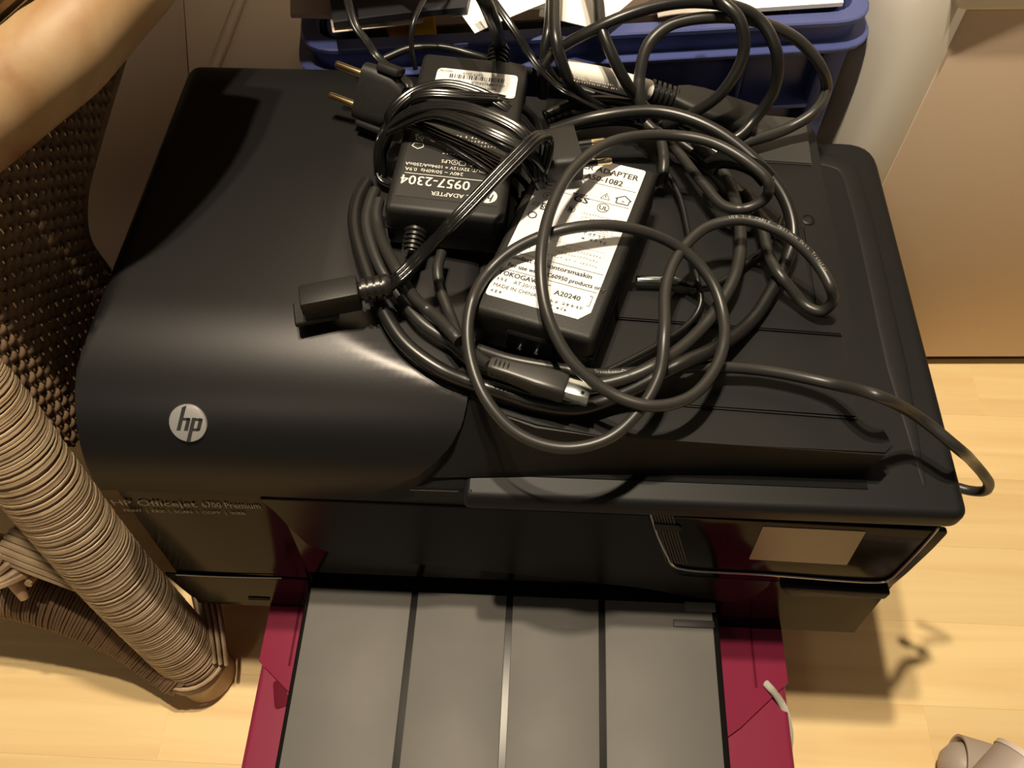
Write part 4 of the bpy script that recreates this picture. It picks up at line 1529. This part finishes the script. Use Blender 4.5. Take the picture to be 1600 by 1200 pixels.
cord([(870, -60, .06), (866, 0, .07), (869, 65, .066), (885, 117, .050), (902, 143, .036), (940, 170, .018), (1000, 190, .010)], 0.0036, mc, K)
cord([(915, -60, .06), (934, 0, .07), (941, 49, .068), (970, 114, .052), (1002, 162, .030), (1030, 185, .014)], 0.0036, mc, K)
cord([(1090, -60, .08), (1126, 0, .085), (1156, 32, .080), (1162, 81, .066), (1132, 140, .046), (1087, 175, .030), (1040, 196, .014), (1000, 205, .006)], 0.0036, mc, K)
cord([(1010, 190, .010), (1000, 160, .030), (999, 123, .045), (1012, 71, .060), (1048, 39, .068), (1116, 27, .072), (1181, 33, .068), (1246, 62, .056), (1284, 107, .040), (1291, 140, .030), (1272, 175, .020), (1230, 201, .012), (1171, 221, .010), (1120, 235, .006)], 0.0036, mc)
cord([(862, -30, .06), (856, 50, .062), (850, 92, .050), (880, 140, .030), (915, 165, .016)], 0.0030, mc, K)
# thick bundle loop round the adapters
cord([(862, 204, .026), (930, 184, .036), (1030, 175, .040), (1110, 200, .040), (1180, 252, .034), (1226, 310, .026), (1240, 365, .018), (1228, 410, .012), (1205, 455, .008), (1175, 500, .006), (1125, 540, .006), (1050, 575, .006), (980, 612, .006), (905, 637, .006), (840, 630, .006), (784, 612, .007), (731, 596, .008),
      (687, 577, .008), (632, 536, .009), (596, 480, .010), (568, 410, .010), (554, 350, .010), (560, 310, .010), (574, 285, .010)], 0.0040, mc, K)
cord([(1087, 221, .018), (1129, 267, .016), (1152, 325, .016), (1157, 385, .016), (1147, 434, .016), (1125, 475, .014), (1090, 520, .012), (1042, 560, .009), (980, 590, .008), (900, 604, .006), (800, 590, .006), (745, 570, .006), (712, 541, .007), (660, 505, .008), (630, 470, .008), (594, 417, .010), (573, 350, .010), (578, 318, .010), (586, 298, .010)], 0.0036, mc)
cord([(718, 533, .010), (687, 500, .010), (649, 467, .010), (622, 425, .012), (597, 375, .012), (588, 335, .012), (592, 314, .012)], 0.0034, mc)
cord([(1010, 193, .022), (1030, 215, .020), (1037, 245, .018), (1036, 272, .014), (1030, 293, .008)], 0.0034, mc)
cord([(850, 180, .014), (900, 160, .018), (960, 158, .020), (1040, 180, .016), (1080, 200, .012)], 0.0032, mc, K)
cord([(855, 190, .010), (880, 178, .012), (960, 175, .014), (1060, 205, .012), (1120, 240, .010)], 0.0032, mc, K)
cord([(858, 208, .008), (880, 200, .010), (980, 190, .010), (1050, 215, .010), (1140, 285, .008), (1200, 350, .008), (1230, 380, .006)], 0.0032, mc, K)
cord([(848, 134, .010), (870, 128, .014), (930, 148, .016), (1000, 165, .014)], 0.0030, mc, K)
# second plug with short brass pins
q0, q1 = cab(862, 250, .018), cab(905, 236, .022)
sp_ = mc
qd = (cab(945, 214, .034) - cab(905, 219, .033)).normalized()
qs = Vector((0.05, -1, 0.0))
qs = (qs - qd * qs.dot(qd)).normalized()
QM = Matrix((qd, qs, qd.cross(qs))).transposed().to_4x4()
QM.translation = cab(882, 240, .047)
sec3 = rounded([Vector((0, -0.0165, -0.008)), Vector((0, 0.0165, -0.008)), Vector((0, 0.0165, 0.008)), Vector((0, -0.0165, 0.008))], 0.005, 4)
b = bmesh.new()
rg = shell([[QM @ Vector((x, p.y * w, p.z * w)) for p in sec3] for x, w in ((-0.020, .6), (-0.012, .92), (0.002, 1.0), (0.0075, .98))], b)
b.faces.new(rg[0])
b.faces.new(rg[-1])
obj('plug_body', b, 'case_black', mc, angle=35)
for s in (-0.0080, 0.0080):
    obj('pin_sleeve', lathe([(0, 0.0019), (0.010, 0.0019)], QM @ Vector((0.007, s, 0.002)), qd, 14), 'cable_black', mc)
    obj('pin', lathe([(0, 0.0020), (0.007, 0.0020), (0.0082, 0.0014), (0.0084, 0.0001)], QM @ Vector((0.017, s, 0.002)), qd, 14), 'brass', mc)

# thin loose lead running out of the crate end
tl = thing('thin_lead', 'thin glossy black lead looping over wound adapter towards the crate', 'cable', cab(780, 60, 0))
cord([(649, 108, .030), (643, 70, .045), (645, 40, .055), (662, 0, .06), (700, -50, .06)], 0.0016, tl, K)
lay('cord', tl, 'ribbon_black', smooth_path([cab(*p) for p in [(740, -40, .07), (770, 0, .07), (805, 50, .062), (839, 102, .048), (872, 136, .034), (937, 172, .022), (990, 188, .012)]], 14), ribbon_section(0.0046, 0.0024, 2), 0.0024, True)
cord([(600, 92, .012), (640, 76, .016), (690, 74, .018), (740, 86, .018), (800, 104, .014), (830, 112, .010)], 0.0026, tl, K)

# hook-and-loop tie
ht = thing('cable_tie', 'fuzzy black hook and loop strap tied round the cords', 'strap', cab(1160, 270, 0))
sw = [(-0.006, -0.0012), (0.006, -0.0012), (0.006, 0.0012), (-0.006, 0.0012)]
lay('band', ht, 'fuzzy', smooth_path([cab(1108, 262, .024), cab(1122, 252, .027), cab(1150, 252, .028), cab(1182, 264, .026), cab(1200, 282, .020)], 10), sw, 0.0062, True)

# ================================================================== settle the pile, then print the cable lettering
settle()
revp = usbB['path'][::-1]
i_rev = min(range(len(revp)), key=lambda i: (revp[i] - cab(1140, 344, .036)).length)
text_on_path('USB 2.0 CABLE  Optimum Data Transfer', revp, i_rev, 0.0026, 0.0031, usbB['obj'], 'ink_grey')
pthA = usbA['path']
iA = min(range(len(pthA)), key=lambda i: (pthA[i] - cab(905, 581, .011)).length)
text_on_path('USB Transfer Data Optimum For', pthA, iA, 0.0026, 0.0031, usbA['obj'], 'ink_grey')
